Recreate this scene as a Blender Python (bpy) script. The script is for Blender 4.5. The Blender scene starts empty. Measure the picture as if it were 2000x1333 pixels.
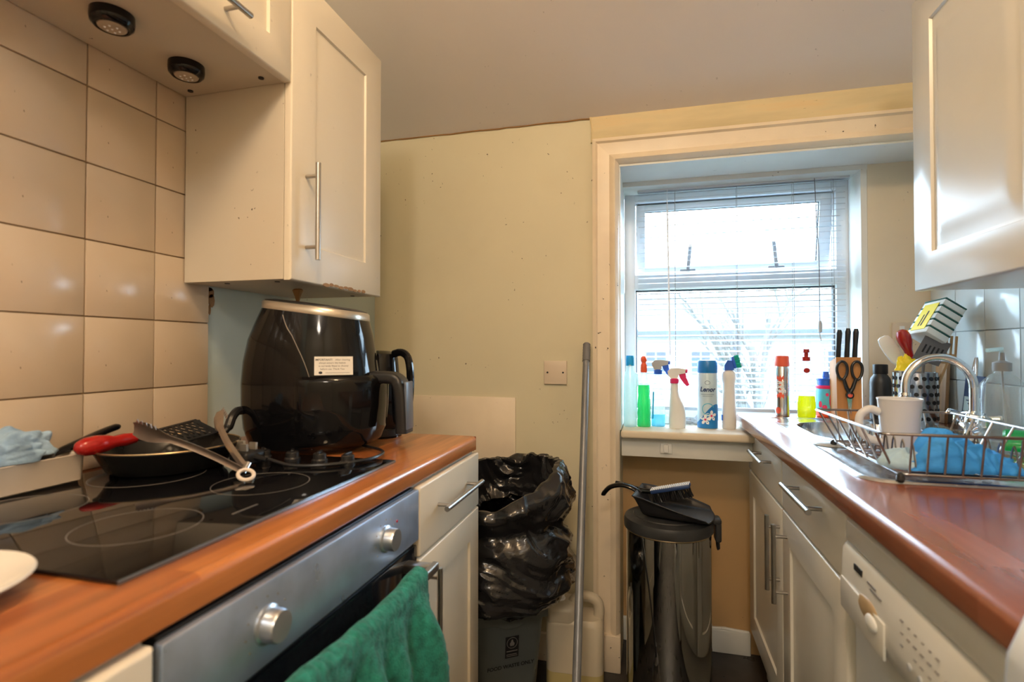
import bpy, bmesh, math, random
from mathutils import Vector, Matrix, noise
random.seed(7)
PI = math.pi
SC = bpy.context.scene
COL = SC.collection

# ------------------------------------------------------------------ camera
CAMZ = 1.144
cam_d = bpy.data.cameras.new('camera')
cam_d.sensor_width = 36.0
cam_d.lens = 1037.7 / 2000 * 36
cam_d.clip_start = 0.02
cam_d.dof.use_dof = True
cam_d.dof.focus_distance = 1.75
cam_d.dof.aperture_fstop = 3.4
cam = bpy.data.objects.new('camera', cam_d)
COL.objects.link(cam)
cam.location = (0, 0, CAMZ)
yaw, pitch, roll = 0.2536, 0.0155, 0.0
cam.rotation_euler = (PI / 2 + pitch, roll, yaw)
SC.camera = cam

# ------------------------------------------------------------------ world, lights, exposure
SC.view_settings.view_transform = 'Standard'
SC.view_settings.look = 'None'
SC.view_settings.gamma = 1.0
SC.view_settings.use_curve_mapping = False
SC.view_settings.exposure = 0.42
w = bpy.data.worlds.new('overcast_sky'); SC.world = w
w.use_nodes = True
nt = w.node_tree; nt.nodes.clear()
bg = nt.nodes.new('ShaderNodeBackground'); bg.inputs['Strength'].default_value = 16.0
tc = nt.nodes.new('ShaderNodeTexCoord')
nz = nt.nodes.new('ShaderNodeTexNoise'); nz.inputs['Scale'].default_value = 2.0; nz.inputs['Detail'].default_value = 4
rp = nt.nodes.new('ShaderNodeValToRGB')
rp.color_ramp.elements[0].position = 0.3; rp.color_ramp.elements[0].color = (0.60, 0.78, 1.0, 1)
rp.color_ramp.elements[1].position = 0.75; rp.color_ramp.elements[1].color = (0.72, 0.86, 1.0, 1)
ou = nt.nodes.new('ShaderNodeOutputWorld')
nt.links.new(tc.outputs['Generated'], nz.inputs['Vector']); nt.links.new(nz.outputs['Fac'], rp.inputs['Fac'])
nt.links.new(rp.outputs['Color'], bg.inputs['Color']); nt.links.new(bg.outputs['Background'], ou.inputs['Surface'])
# portal that guides sky sampling through the window (emits nothing itself)
pl = bpy.data.lights.new('window_portal', 'AREA'); pl.shape = 'RECTANGLE'; pl.size = 0.84; pl.size_y = 0.96
pl.cycles.is_portal = True
po = bpy.data.objects.new('window_portal', pl); COL.objects.link(po)
po.location = (0.32, 2.42, 1.33); po.rotation_euler = (-PI / 2, 0, 0)
def bulb(name, loc, power, col, size):
    l = bpy.data.lights.new(name, 'POINT'); l.energy = power; l.color = col; l.shadow_soft_size = size
    o = bpy.data.objects.new(name, l); COL.objects.link(o); o.location = loc
    return o
LAMP1 = (-0.10, 0.10, 2.56)
FILL_LAMP = (0.0, -1.6, 2.45)
bulb('kitchen_bulb', LAMP1, 27, (1.0, 0.70, 0.40), 0.09)
bulb('fill_bulb', FILL_LAMP, 42, (1.0, 0.88, 0.74), 0.15)  # unseen fill light added behind the camera to lift the room

# ------------------------------------------------------------------ materials
def _n(nt, t, **kw):
    n = nt.nodes.new(t)
    for k, v in kw.items():
        if k in n.inputs: n.inputs[k].default_value = v
        else: setattr(n, k, v)
    return n
def M(name, col, rough=0.5, metal=0.0, var=0.0, vs=6.0, bump=0.0, bs=60.0, coat=0.0, trans=0.0, ior=1.45,
      specks=0.0, speck_col=(0.06, 0.035, 0.02), stain=0.0, stain_col=(0.35, 0.17, 0.05), stain_s=3.0, rvar=0.0,
      stretch=(1, 1, 1), sss=0.0, spec=0.5, sheen=0.0, alpha=1.0):
    m = bpy.data.materials.new(name); m.use_nodes = True
    nt = m.node_tree; nt.nodes.clear(); L = nt.links.new
    out = _n(nt, 'ShaderNodeOutputMaterial'); p = _n(nt, 'ShaderNodeBsdfPrincipled')
    L(p.outputs[0], out.inputs[0])
    p.inputs['Roughness'].default_value = rough; p.inputs['Metallic'].default_value = metal
    p.inputs['Coat Weight'].default_value = coat; p.inputs['Coat Roughness'].default_value = 0.08
    p.inputs['Transmission Weight'].default_value = trans; p.inputs['IOR'].default_value = ior
    p.inputs['Specular IOR Level'].default_value = spec; p.inputs['Alpha'].default_value = alpha
    if sheen: p.inputs['Sheen Weight'].default_value = sheen
    if sss: p.inputs['Subsurface Weight'].default_value = sss; p.inputs['Subsurface Radius'].default_value = (0.01, 0.01, 0.01)
    tcn = _n(nt, 'ShaderNodeTexCoord'); mp = _n(nt, 'ShaderNodeMapping'); mp.inputs['Scale'].default_value = stretch
    L(tcn.outputs['Object'], mp.inputs['Vector']); V = mp.outputs['Vector']
    c = None
    def rgb(x):
        n = _n(nt, 'ShaderNodeRGB'); n.outputs[0].default_value = (*x, 1); return n.outputs[0]
    c = rgb(col)
    def mix(fac, a, b):
        n = _n(nt, 'ShaderNodeMix', data_type='RGBA'); L(fac, n.inputs[0]); L(a, n.inputs[6]); L(b, n.inputs[7]); return n.outputs[2]
    def ramp(src, a, b, top=1.0):
        n = _n(nt, 'ShaderNodeMapRange'); L(src, n.inputs[0])
        n.inputs[1].default_value = a; n.inputs[2].default_value = b; n.inputs[4].default_value = top; return n.outputs[0]
    if var:
        a = _n(nt, 'ShaderNodeTexNoise', Scale=vs, Detail=5.0); L(V, a.inputs['Vector'])
        c = mix(ramp(a.outputs['Fac'], 0.3, 0.7), rgb(tuple(x * (1 - var) for x in col)), rgb(tuple(min(1, x * (1 + var * 0.6)) for x in col)))
    if stain:
        a = _n(nt, 'ShaderNodeTexNoise', Scale=stain_s, Detail=6.0); L(V, a.inputs['Vector'])
        c = mix(ramp(a.outputs['Fac'], 0.55, 0.8, stain), c, rgb(stain_col))
    if specks:
        a = _n(nt, 'ShaderNodeTexNoise', Scale=70.0, Detail=2.0); L(V, a.inputs['Vector'])
        b = _n(nt, 'ShaderNodeTexNoise', Scale=5.0, Detail=2.0); L(V, b.inputs['Vector'])
        mm = _n(nt, 'ShaderNodeMath', operation='MULTIPLY'); L(ramp(a.outputs['Fac'], 0.73, 0.76, specks), mm.inputs[0]); L(ramp(b.outputs['Fac'], 0.5, 0.6), mm.inputs[1])
        c = mix(mm.outputs[0], c, rgb(speck_col))
    L(c, p.inputs['Base Color'])
    if rvar:
        a = _n(nt, 'ShaderNodeTexNoise', Scale=vs * 1.7, Detail=4.0); L(V, a.inputs['Vector'])
        r = _n(nt, 'ShaderNodeMapRange'); L(a.outputs['Fac'], r.inputs[0]); r.inputs[1].default_value = 0.3; r.inputs[2].default_value = 0.7
        r.inputs[3].default_value = max(0.02, rough - rvar); r.inputs[4].default_value = min(1, rough + rvar); L(r.outputs[0], p.inputs['Roughness'])
    if bump:
        a = _n(nt, 'ShaderNodeTexNoise', Scale=bs, Detail=3.0); L(V, a.inputs['Vector'])
        b = _n(nt, 'ShaderNodeBump', Strength=bump, Distance=0.002); L(a.outputs['Fac'], b.inputs['Height']); L(b.outputs[0], p.inputs['Normal'])
    return m
def glass_pane(name, tint=(0.93, 0.97, 0.97)):
    m = bpy.data.materials.new(name); m.use_nodes = True
    nt = m.node_tree; nt.nodes.clear(); L = nt.links.new
    out = _n(nt, 'ShaderNodeOutputMaterial'); t = _n(nt, 'ShaderNodeBsdfTransparent'); g = _n(nt, 'ShaderNodeBsdfGlossy', Roughness=0.02)
    t.inputs['Color'].default_value = (*tint, 1)
    mx = _n(nt, 'ShaderNodeMixShader'); mx.inputs[0].default_value = 0.06
    L(t.outputs[0], mx.inputs[1]); L(g.outputs[0], mx.inputs[2]); L(mx.outputs[0], out.inputs[0])
    return m
def clear_plastic(name, tint, clear=0.6, rough=0.15, gloss=0.12):
    # thin-walled see-through plastic: transparent + translucent + a little gloss
    m = bpy.data.materials.new(name); m.use_nodes = True
    nt = m.node_tree; nt.nodes.clear(); L = nt.links.new
    out = _n(nt, 'ShaderNodeOutputMaterial'); t = _n(nt, 'ShaderNodeBsdfTransparent'); g = _n(nt, 'ShaderNodeBsdfGlossy', Roughness=rough)
    d = _n(nt, 'ShaderNodeBsdfDiffuse'); tr = _n(nt, 'ShaderNodeBsdfTranslucent')
    nz = _n(nt, 'ShaderNodeTexNoise', Scale=30.0); rr = _n(nt, 'ShaderNodeMapRange'); rr.inputs[3].default_value = clear - 0.06; rr.inputs[4].default_value = clear + 0.06
    L(nz.outputs['Fac'], rr.inputs[0])
    for s in (t, d, tr): s.inputs['Color'].default_value = (*tint, 1)
    m1 = _n(nt, 'ShaderNodeMixShader'); m1.inputs[0].default_value = 0.65; L(d.outputs[0], m1.inputs[1]); L(tr.outputs[0], m1.inputs[2])
    m2 = _n(nt, 'ShaderNodeMixShader'); L(rr.outputs[0], m2.inputs[0]); L(m1.outputs[0], m2.inputs[1]); L(t.outputs[0], m2.inputs[2])
    m3 = _n(nt, 'ShaderNodeMixShader'); m3.inputs[0].default_value = gloss; L(m2.outputs[0], m3.inputs[1]); L(g.outputs[0], m3.inputs[2])
    L(m3.outputs[0], out.inputs[0])
    return m
def wood(name, c1, c2, c3, rough=0.3, plank=0.034, coat=0.3, axis='y', grain=1.0):
    # laminate of narrow staves running along an axis
    m = bpy.data.materials.new(name); m.use_nodes = True
    nt = m.node_tree; nt.nodes.clear(); L = nt.links.new
    out = _n(nt, 'ShaderNodeOutputMaterial'); p = _n(nt, 'ShaderNodeBsdfPrincipled', Roughness=rough); L(p.outputs[0], out.inputs[0])
    p.inputs['Coat Weight'].default_value = coat; p.inputs['Coat Roughness'].default_value = 0.12
    tcn = _n(nt, 'ShaderNodeTexCoord'); sx = _n(nt, 'ShaderNodeSeparateXYZ'); L(tcn.outputs['Object'], sx.inputs[0])
    a, b = ('X', 'Y') if axis == 'y' else ('X', 'Z')
    f = _n(nt, 'ShaderNodeMath', operation='DIVIDE'); L(sx.outputs[a], f.inputs[0]); f.inputs[1].default_value = plank
    fl = _n(nt, 'ShaderNodeMath', operation='FLOOR'); L(f.outputs[0], fl.inputs[0])
    wn = _n(nt, 'ShaderNodeTexWhiteNoise', noise_dimensions='1D'); L(fl.outputs[0], wn.inputs['W'])
    g = _n(nt, 'ShaderNodeMath', operation='MULTIPLY_ADD'); L(wn.outputs['Value'], g.inputs[0]); g.inputs[1].default_value = 3.0
    h = _n(nt, 'ShaderNodeMath', operation='DIVIDE'); L(sx.outputs[b], h.inputs[0]); h.inputs[1].default_value = 0.45; L(h.outputs[0], g.inputs[2])
    fl2 = _n(nt, 'ShaderNodeMath', operation='FLOOR'); L(g.outputs[0], fl2.inputs[0])
    cb = _n(nt, 'ShaderNodeCombineXYZ'); L(fl.outputs[0], cb.inputs[0]); L(fl2.outputs[0], cb.inputs[1])
    wn2 = _n(nt, 'ShaderNodeTexWhiteNoise', noise_dimensions='3D'); L(cb.outputs[0], wn2.inputs['Vector'])
    r = _n(nt, 'ShaderNodeValToRGB'); e = r.color_ramp.elements
    e[0].color = (*c1, 1); e[1].color = (*c3, 1); e.new(0.5).color = (*c2, 1); L(wn2.outputs['Value'], r.inputs[0])
    mp = _n(nt, 'ShaderNodeMapping'); mp.inputs['Scale'].default_value = (60, 3, 60) if axis == 'y' else (60, 60, 3)
    L(tcn.outputs['Object'], mp.inputs[0]); nz = _n(nt, 'ShaderNodeTexNoise', Scale=1.0, Detail=6.0); L(mp.outputs[0], nz.inputs['Vector'])
    mr = _n(nt, 'ShaderNodeMapRange'); L(nz.outputs['Fac'], mr.inputs[0]); mr.inputs[1].default_value = 0.3; mr.inputs[2].default_value = 0.7
    mr.inputs[3].default_value = 1 - 0.35 * grain; mr.inputs[4].default_value = 1.0 + 0.12 * grain
    mx = _n(nt, 'ShaderNodeVectorMath', operation='SCALE'); L(r.outputs[0], mx.inputs[0]); L(mr.outputs[0], mx.inputs['Scale'])
    L(mx.outputs[0], p.inputs['Base Color'])
    return m

CAB = (0.74, 0.68, 0.56)
MAT = {
 'wall': M('pale_green_paint', (0.66, 0.61, 0.44), 0.6, var=0.05, vs=2, bump=0.12, bs=25, specks=0.9, stain=0.15, stain_col=(0.42, 0.33, 0.2)),
 'wall_blue': M('pale_blue_green_paint', (0.48, 0.56, 0.52), 0.55, var=0.05, vs=2, bump=0.1, bs=25, specks=0.8),
 'wall_cream': M('cream_paint', (0.74, 0.66, 0.52), 0.6, var=0.05, vs=2, bump=0.1, bs=25, specks=0.5),
 'ochre': M('ochre_panel_paint', (0.52, 0.34, 0.16), 0.55, var=0.06, vs=2, specks=0.7),
 'ceiling': M('taupe_ceiling_paint', (0.80, 0.74, 0.70), 0.7, var=0.05, vs=1.2, bump=0.1, bs=20, specks=0.3),
 'trim': M('cream_gloss_paint', (0.80, 0.69, 0.53), 0.35, var=0.06, vs=8, bump=0.1, bs=40, specks=1.0, stain=0.25, stain_col=(0.55, 0.35, 0.15)),
 'header': M('stripped_cream_paint', (0.68, 0.57, 0.34), 0.6, var=0.2, vs=5, bump=0.2, bs=30, specks=0.8, stain=0.8, stain_col=(0.66, 0.40, 0.16), stain_s=5, stretch=(0.5, 1, 3)),
 'white_paint': M('white_gloss_paint', (0.72, 0.74, 0.72), 0.4, var=0.06, vs=5, bump=0.1, bs=30, specks=0.6),
 'pvc': M('white_window_plastic', (0.72, 0.77, 0.82), 0.3, var=0.03),
 'gasket': M('grey_rubber_gasket', (0.05, 0.06, 0.08), 0.5, var=0.1),
 'pane': glass_pane('window_glass'),
 'slat': M('white_blind_slat', (0.58, 0.63, 0.70), 0.35, var=0.04, vs=20),
 'cord': M('grey_cord', (0.35, 0.36, 0.38), 0.8, var=0.1),
 'wcord': M('white_cord', (0.85, 0.87, 0.9), 0.5, var=0.05),
 'grout': M('brown_grout', (0.38, 0.27, 0.17), 0.9, var=0.3, vs=12),
 'tile': M('cream_glazed_tile', (0.60, 0.50, 0.385), 0.20, var=0.05, vs=3, stain=0.35, stain_col=(0.52, 0.29, 0.10), stain_s=2.2, specks=0.8, rvar=0.05, bump=0.05, bs=8),
 'tile_w': M('white_glazed_tile', (0.66, 0.72, 0.72), 0.14, var=0.04, vs=3, bump=0.05, bs=8),
 'grout_w': M('pale_grout', (0.50, 0.53, 0.53), 0.9, var=0.2, vs=12),
 'cab': M('cream_vinyl_door', CAB, 0.33, var=0.03, vs=3, specks=0.3, stain=0.12, stain_col=(0.6, 0.42, 0.2), rvar=0.05),
 'cab_r': M('white_vinyl_door', (0.74, 0.72, 0.66), 0.27, var=0.03, vs=3),
 'carcass': M('cream_carcass_board', (0.62, 0.57, 0.47), 0.5, var=0.05, vs=3, specks=1.0, stain=0.2, stain_col=(0.5, 0.33, 0.14)),
 'steel': M('brushed_steel_handle', (0.44, 0.415, 0.385), 0.32, 1.0, var=0.1, vs=30),
 'chrome': M('chrome', (0.75, 0.77, 0.80), 0.10, 1.0, var=0.03),
 'sink': M('stainless_sink_steel', (0.66, 0.70, 0.74), 0.22, 1.0, var=0.08, vs=12, rvar=0.08, bump=0.15, bs=30),
 'wire': M('worn_chrome_wire', (0.33, 0.32, 0.32), 0.28, 1.0, var=0.3, vs=30),
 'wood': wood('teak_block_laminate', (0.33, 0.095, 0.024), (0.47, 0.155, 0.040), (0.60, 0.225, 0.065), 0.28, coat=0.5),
 'wood_r': wood('teak_laminate_daylight_tint', (0.20, 0.060, 0.030), (0.27, 0.085, 0.042), (0.33, 0.115, 0.060), 0.24, plank=0.045, grain=0.5),  # same laminate as the left top, daylight cast put into its colour
 'hob': M('black_hob_glass', (0.006, 0.006, 0.007), 0.05, var=0.2, spec=0.7, rvar=0.03),
 'hob_mark': M('pale_hob_print', (0.15, 0.14, 0.13), 0.3, var=0.1),
 'bevel': M('bevelled_glass_edge', (0.25, 0.30, 0.36), 0.2, 0.8, var=0.1),
 'oven': M('smudged_brushed_steel', (0.50, 0.61, 0.80), 0.36, 0.75, var=0.30, vs=9, rvar=0.1, specks=0.8),
 'ovenglass': M('black_oven_glass', (0.008, 0.009, 0.012), 0.06, var=0.2),
 'black': M('gloss_black_plastic', (0.005, 0.005, 0.006), 0.08, var=0.2, spec=0.35),
 'blackm': M('satin_black_plastic', (0.015, 0.015, 0.017), 0.35, var=0.2, vs=20),
 'lidblack': M('scuffed_black_plastic', (0.028, 0.03, 0.033), 0.42, var=0.4, vs=14, rvar=0.1),
 'silver': M('silver_plastic', (0.55, 0.50, 0.42), 0.3, 0.7, var=0.05),
 'pan': M('nonstick_pan', (0.012, 0.012, 0.012), 0.3, var=0.3, rvar=0.08),
 'panrim': M('bare_pan_rim', (0.5, 0.38, 0.22), 0.3, 0.9, var=0.2),
 'tongs': M('worn_steel_tongs', (0.52, 0.45, 0.40), 0.35, 0.9, var=0.15, vs=20),
 'ringp': M('cream_silicone', (0.75, 0.66, 0.58), 0.4, var=0.05),
 'red': M('red_plastic', (0.38, 0.012, 0.01), 0.22, var=0.15, coat=0.3),
 'tray': M('cream_ceramic_dish', (0.62, 0.55, 0.47), 0.3, var=0.08, vs=10),
 'cloth_b': M('blue_cleaning_cloth', (0.30, 0.45, 0.62), 0.85, var=0.6, vs=18, bump=0.5, bs=200),
 'cloth_s': M('bright_blue_cloth', (0.04, 0.32, 0.90), 0.7, var=0.12, vs=10, bump=0.3, bs=150, stretch=(1, 1, 3)),
 'cloth_w': M('white_cloth', (0.66, 0.72, 0.78), 0.8, var=0.1, bump=0.3, bs=150),
 'towel': M('green_terry_towel', (0.016, 0.20, 0.155), 0.95, var=0.45, vs=70, bump=1.0, bs=350, sheen=0.08),
 'plate': M('white_crockery', (0.72, 0.70, 0.66), 0.15, var=0.03),
 'mug': M('white_mug_glaze', (0.66, 0.68, 0.72), 0.2, var=0.03),
 'bag': M('black_bin_liner', (0.014, 0.014, 0.016), 0.20, var=0.3, vs=6, bump=0.8, bs=9, coat=0.4, stretch=(1, 1, 5)),
 'foodbin': M('grey_green_bin_plastic', (0.10, 0.115, 0.115), 0.45, var=0.15, vs=5, bump=0.1, bs=80),
 'inlay': M('slate_grey_inlay', (0.10, 0.12, 0.16), 0.3, var=0.1),
 'pale_cloth': M('pale_blue_cloth', (0.42, 0.62, 0.80), 0.8, var=0.1, bump=0.3, bs=150),
 'knobm': M('satin_silver_knob', (0.60, 0.64, 0.70), 0.28, 0.9, var=0.05),
 'ink': M('black_ink', (0.01, 0.01, 0.012), 0.5, var=0.1),
 'inkg': M('grey_ink', (0.22, 0.20, 0.19), 0.5, var=0.1),
 'can': M('milky_jerrycan_plastic', (0.60, 0.54, 0.42), 0.4, trans=0.0, var=0.08, vs=5, sss=0.3),
 'can_liq': M('yellowed_jerrycan_plastic', (0.52, 0.44, 0.20), 0.4, var=0.08, vs=5, sss=0.2),
 'pole': M('grey_coated_pole', (0.20, 0.21, 0.23), 0.35, 0.3, var=0.12, vs=15),
 'poleg': M('grey_ribbed_grip', (0.16, 0.16, 0.17), 0.6, var=0.1),
 'mop': M('grey_mop_strands', (0.35, 0.34, 0.32), 0.95, var=0.3, vs=40),
 'polished': M('polished_steel_bin', (0.42, 0.42, 0.41), 0.06, 1.0, var=0.12, vs=3, rvar=0.04, specks=0.9, speck_col=(0.05, 0.04, 0.03)),
 'floor': M('dark_vinyl_floor', (0.035, 0.032, 0.030), 0.35, var=0.5, vs=7, rvar=0.12, specks=1.0, speck_col=(0.3, 0.27, 0.24)),
 'white': M('white_appliance_enamel', (0.74, 0.74, 0.70), 0.25, var=0.03),
 'whitep': M('white_plastic', (0.78, 0.80, 0.80), 0.35, var=0.04),
 'cream_pl': M('cream_plastic_plate', (0.66, 0.56, 0.44), 0.35, var=0.05),
 'tan': M('tan_recess_plastic', (0.50, 0.36, 0.20), 0.4, var=0.1),
 'blue_cap': M('bright_blue_cap', (0.01, 0.36, 0.78), 0.35, var=0.08),
 'dblue': M('royal_blue_plastic', (0.02, 0.12, 0.62), 0.35, var=0.08),
 'teal': M('teal_bristle', (0.0, 0.42, 0.36), 0.5, var=0.15),
 'orange': M('orange_red_plastic', (0.85, 0.10, 0.03), 0.35, var=0.08),
 'coral': M('coral_plastic', (0.85, 0.13, 0.07), 0.35, var=0.08),
 'pink': M('crimson_pink_plastic', (0.75, 0.03, 0.16), 0.35, var=0.08),
 'greyp': M('grey_plastic', (0.42, 0.45, 0.48), 0.4, var=0.08),
 'dgrey': M('dark_grey_nylon', (0.15, 0.15, 0.16), 0.5, var=0.1),
 'yellow': M('yellow_plastic', (0.88, 0.70, 0.02), 0.4, var=0.1),
 'green_liq': clear_plastic('green_cleaner_bottle', (0.03, 0.72, 0.30), 0.35),
 'blue_liq': clear_plastic('pale_blue_cleaner', (0.35, 0.80, 0.95), 0.4),
 'yellow_liq': clear_plastic('yellow_washing_liquid', (0.80, 0.80, 0.01), 0.3),
 'clear': clear_plastic('clear_bottle_plastic', (0.88, 0.93, 0.94), 0.70),
 'clear2': clear_plastic('very_clear_plastic', (0.93, 0.97, 0.97), 0.84, gloss=0.08),
 'milky': clear_plastic('milky_bottle_plastic', (0.78, 0.88, 0.86), 0.35),
 'can_blue': M('blue_aerosol_paint', (0.02, 0.22, 0.62), 0.3, var=0.05),
 'can_white': M('pearl_aerosol_paint', (0.55, 0.72, 0.82), 0.3, var=0.15, vs=10),
 'can_steel': M('bare_aerosol_steel', (0.62, 0.62, 0.63), 0.2, 1.0, var=0.1),
 'petal': M('white_print', (0.85, 0.87, 0.90), 0.4, var=0.05),
 'lblue': M('light_blue_print', (0.10, 0.50, 0.72), 0.4, var=0.1),
 'block': wood('knife_block_beech', (0.46, 0.19, 0.05), (0.54, 0.24, 0.07), (0.60, 0.29, 0.09), 0.5, plank=0.02, coat=0.0, axis='z', grain=0.6),
 'board': wood('chopping_board_wood', (0.38, 0.20, 0.09), (0.46, 0.26, 0.12), (0.52, 0.31, 0.15), 0.5, plank=0.05, coat=0.0, axis='z'),
 'spoonw': M('pale_wooden_utensil', (0.52, 0.32, 0.15), 0.6, var=0.2, vs=20, stretch=(8, 8, 1)),
 'label_n': M('navy_label', (0.02, 0.05, 0.16), 0.4, var=0.1),
 'label_p': M('pale_blue_label', (0.45, 0.62, 0.66), 0.4, var=0.1),
 'eraser': M('white_sponge_foam', (0.78, 0.82, 0.80), 0.7, var=0.06, bump=0.3, bs=150),
 'dgreen': M('dark_green_scourer', (0.03, 0.12, 0.10), 0.8, var=0.2),
 'drip': M('brown_grease_drip', (0.34, 0.18, 0.06), 0.6, var=0.2),
 'pucklens': M('frosted_lamp_lens', (0.42, 0.36, 0.28), 0.35, var=0.15, vs=60),
 'redled': M('red_indicator', (0.5, 0.01, 0.02), 0.2, var=0.05),
 'grass': M('garden_grass', (0.10, 0.13, 0.06), 0.9, var=0.4, vs=2),
 'render_w': M('pale_render', (0.26, 0.265, 0.27), 0.8, var=0.1, vs=1),
 'rooft': M('grey_slate_roof', (0.075, 0.085, 0.10), 0.7, var=0.4, vs=3),
 'bark': M('pale_bark', (0.09, 0.085, 0.08), 0.9, var=0.3, vs=10),
 'ivy': M('dull_hedge_leaf', (0.12, 0.14, 0.10), 0.8, var=0.5, vs=6),
}

# ------------------------------------------------------------------ mesh builder
W = {}
class MB:
    def __init__(s): s.v = []; s.f = []
    def add(s, vs, fs, mtx=None):
        b = len(s.v)
        s.v += [tuple(mtx @ Vector(p)) for p in vs] if mtx else [tuple(p) for p in vs]
        s.f += [tuple(i + b for i in q) for q in fs]; return s
    def box(s, x0, x1, y0, y1, z0, z1, r=0.0, seg=2, m=None):
        if r <= 0:
            vs = [(x, y, z) for z in (z0, z1) for y in (y0, y1) for x in (x0, x1)]
            return s.add(vs, [(0, 2, 3, 1), (4, 5, 7, 6), (0, 1, 5, 4), (2, 6, 7, 3), (0, 4, 6, 2), (1, 3, 7, 5)], m)
        bm = bmesh.new(); bmesh.ops.create_cube(bm, size=1)
        for v in bm.verts: v.co = ((x0 + x1) / 2 + v.co.x * (x1 - x0), (y0 + y1) / 2 + v.co.y * (y1 - y0), (z0 + z1) / 2 + v.co.z * (z1 - z0))
        bmesh.ops.bevel(bm, geom=bm.edges[:] + bm.verts[:], offset=min(r, (x1 - x0) * .49, (y1 - y0) * .49, (z1 - z0) * .49), segments=seg, profile=0.5, affect='EDGES')
        bm.verts.index_update()
        s.add([v.co[:] for v in bm.verts], [[v.index for v in f.verts] for f in bm.faces], m); bm.free(); return s
    def tube(s, pts, r, n=8, closed=False, flat=1.0, m=None):
        P = [Vector(p) for p in pts]; N = len(P); R = r if isinstance(r, (list, tuple)) else [r] * N
        up = None; vs = []
        for i in range(N):
            a = P[(i - 1) % N] if (closed or i > 0) else P[i]; b = P[(i + 1) % N] if (closed or i < N - 1) else P[i]
            t = (b - a).normalized()
            if up is None:
                up = Vector((0, 0, 1)) if abs(t.z) < 0.9 else Vector((1, 0, 0))
            up = (up - t * up.dot(t)).normalized(); si = t.cross(up)
            for k in range(n):
                an = 2 * PI * k / n
                vs.append(P[i] + (si * math.cos(an) + up * math.sin(an) * flat) * R[i])
        fs = []
        for i in range(N if closed else N - 1):
            j = (i + 1) % N
            for k in range(n): fs.append((i * n + k, i * n + (k + 1) % n, j * n + (k + 1) % n, j * n + k))
        if not closed: fs += [tuple(reversed(range(n))), tuple(range((N - 1) * n, N * n))]
        return s.add(vs, fs, m)
    def cyl(s, a, b, r, r2=None, n=20, m=None): return s.tube([a, b], [r, r if r2 is None else r2], n, m=m)
    def lathe(s, prof, c=(0, 0, 0), n=28, m=None, sx=1.0, sy=1.0):
        vs = []; fs = []
        for (r, z) in prof:
            for k in range(n): vs.append((c[0] + r * sx * math.cos(2 * PI * k / n), c[1] + r * sy * math.sin(2 * PI * k / n), c[2] + z))
        for i in range(len(prof) - 1):
            for k in range(n): fs.append((i * n + k, i * n + (k + 1) % n, (i + 1) * n + (k + 1) % n, (i + 1) * n + k))
        if prof[0][0] > 1e-4: fs.append(tuple(reversed(range(n))))
        if prof[-1][0] > 1e-4: fs.append(tuple(range((len(prof) - 1) * n, len(prof) * n)))
        return s.add(vs, fs, m)
    def prism(s, poly, o, ux, uy, un, h, m=None):
        o, ux, uy, un = Vector(o), Vector(ux), Vector(uy), Vector(un); n = len(poly)
        vs = [o + ux * a + uy * b for a, b in poly] + [o + ux * a + uy * b + un * h for a, b in poly]
        return s.add(vs, [tuple(range(n)), tuple(reversed(range(n, 2 * n)))] + [(k, (k + 1) % n, n + (k + 1) % n, n + k) for k in range(n)], m)
    def loft(s, rings, cap=(True, True), m=None):
        n = len(rings[0]); vs = [p for r in rings for p in r]; fs = []
        for i in range(len(rings) - 1):
            for k in range(n): fs.append((i * n + k, i * n + (k + 1) % n, (i + 1) * n + (k + 1) % n, (i + 1) * n + k))
        if cap[0]: fs.append(tuple(reversed(range(n))))
        if cap[1]: fs.append(tuple(range((len(rings) - 1) * n, len(rings) * n)))
        return s.add(vs, fs, m)
    def grid(s, fn, nu, nv, cu=False, m=None):
        vs = [fn(i / (nu if cu else nu - 1), j / (nv - 1)) for j in range(nv) for i in range(nu)]; fs = []
        for j in range(nv - 1):
            for i in range(nu if cu else nu - 1):
                i2 = (i + 1) % nu; fs.append((j * nu + i, j * nu + i2, (j + 1) * nu + i2, (j + 1) * nu + i))
        return s.add(vs, fs, m)
    def ball(s, c, r, n=16, sc=(1, 1, 1), m=None):
        prof = [(r * math.sin(PI * i / (n // 2)) if 0 < i < n // 2 else 1e-5, -r * math.cos(PI * i / (n // 2))) for i in range(n // 2 + 1)]
        b = MB().lathe(prof, n=n)
        return s.add([(c[0] + x * sc[0], c[1] + y * sc[1], c[2] + z * sc[2]) for x, y, z in b.v], b.f, m)
    def build(s, name, mat, parent=None, smooth=35, loc=None, solid=0, origin=True):
        me = bpy.data.meshes.new(name)
        if parent is not None: T = W[parent]
        else: T = Matrix.Translation(Vector(loc) if loc else Vector((0, 0, 0)))
        inv = T.inverted()
        me.from_pydata([inv @ Vector(p) for p in s.v], [], s.f); me.validate()
        bm = bmesh.new(); bm.from_mesh(me); bmesh.ops.recalc_face_normals(bm, faces=bm.faces[:]); bm.to_mesh(me); bm.free()
        me.materials.append(MAT[mat] if isinstance(mat, str) else mat)
        if smooth:
            me.shade_smooth(); me.set_sharp_from_angle(angle=math.radians(smooth))
        o = bpy.data.objects.new(name, me); COL.objects.link(o)
        if parent is not None: o.parent = parent; W[o] = T
        else: o.location = T.translation; W[o] = T
        if solid:
            md = o.modifiers.new('thickness', 'SOLIDIFY'); md.thickness = solid; md.offset = 0
        return o
def tag(o, label, cat, group=None, kind=None):
    o['label'] = label; o['category'] = cat
    if group: o['group'] = group
    if kind: o['kind'] = kind
    return o
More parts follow.
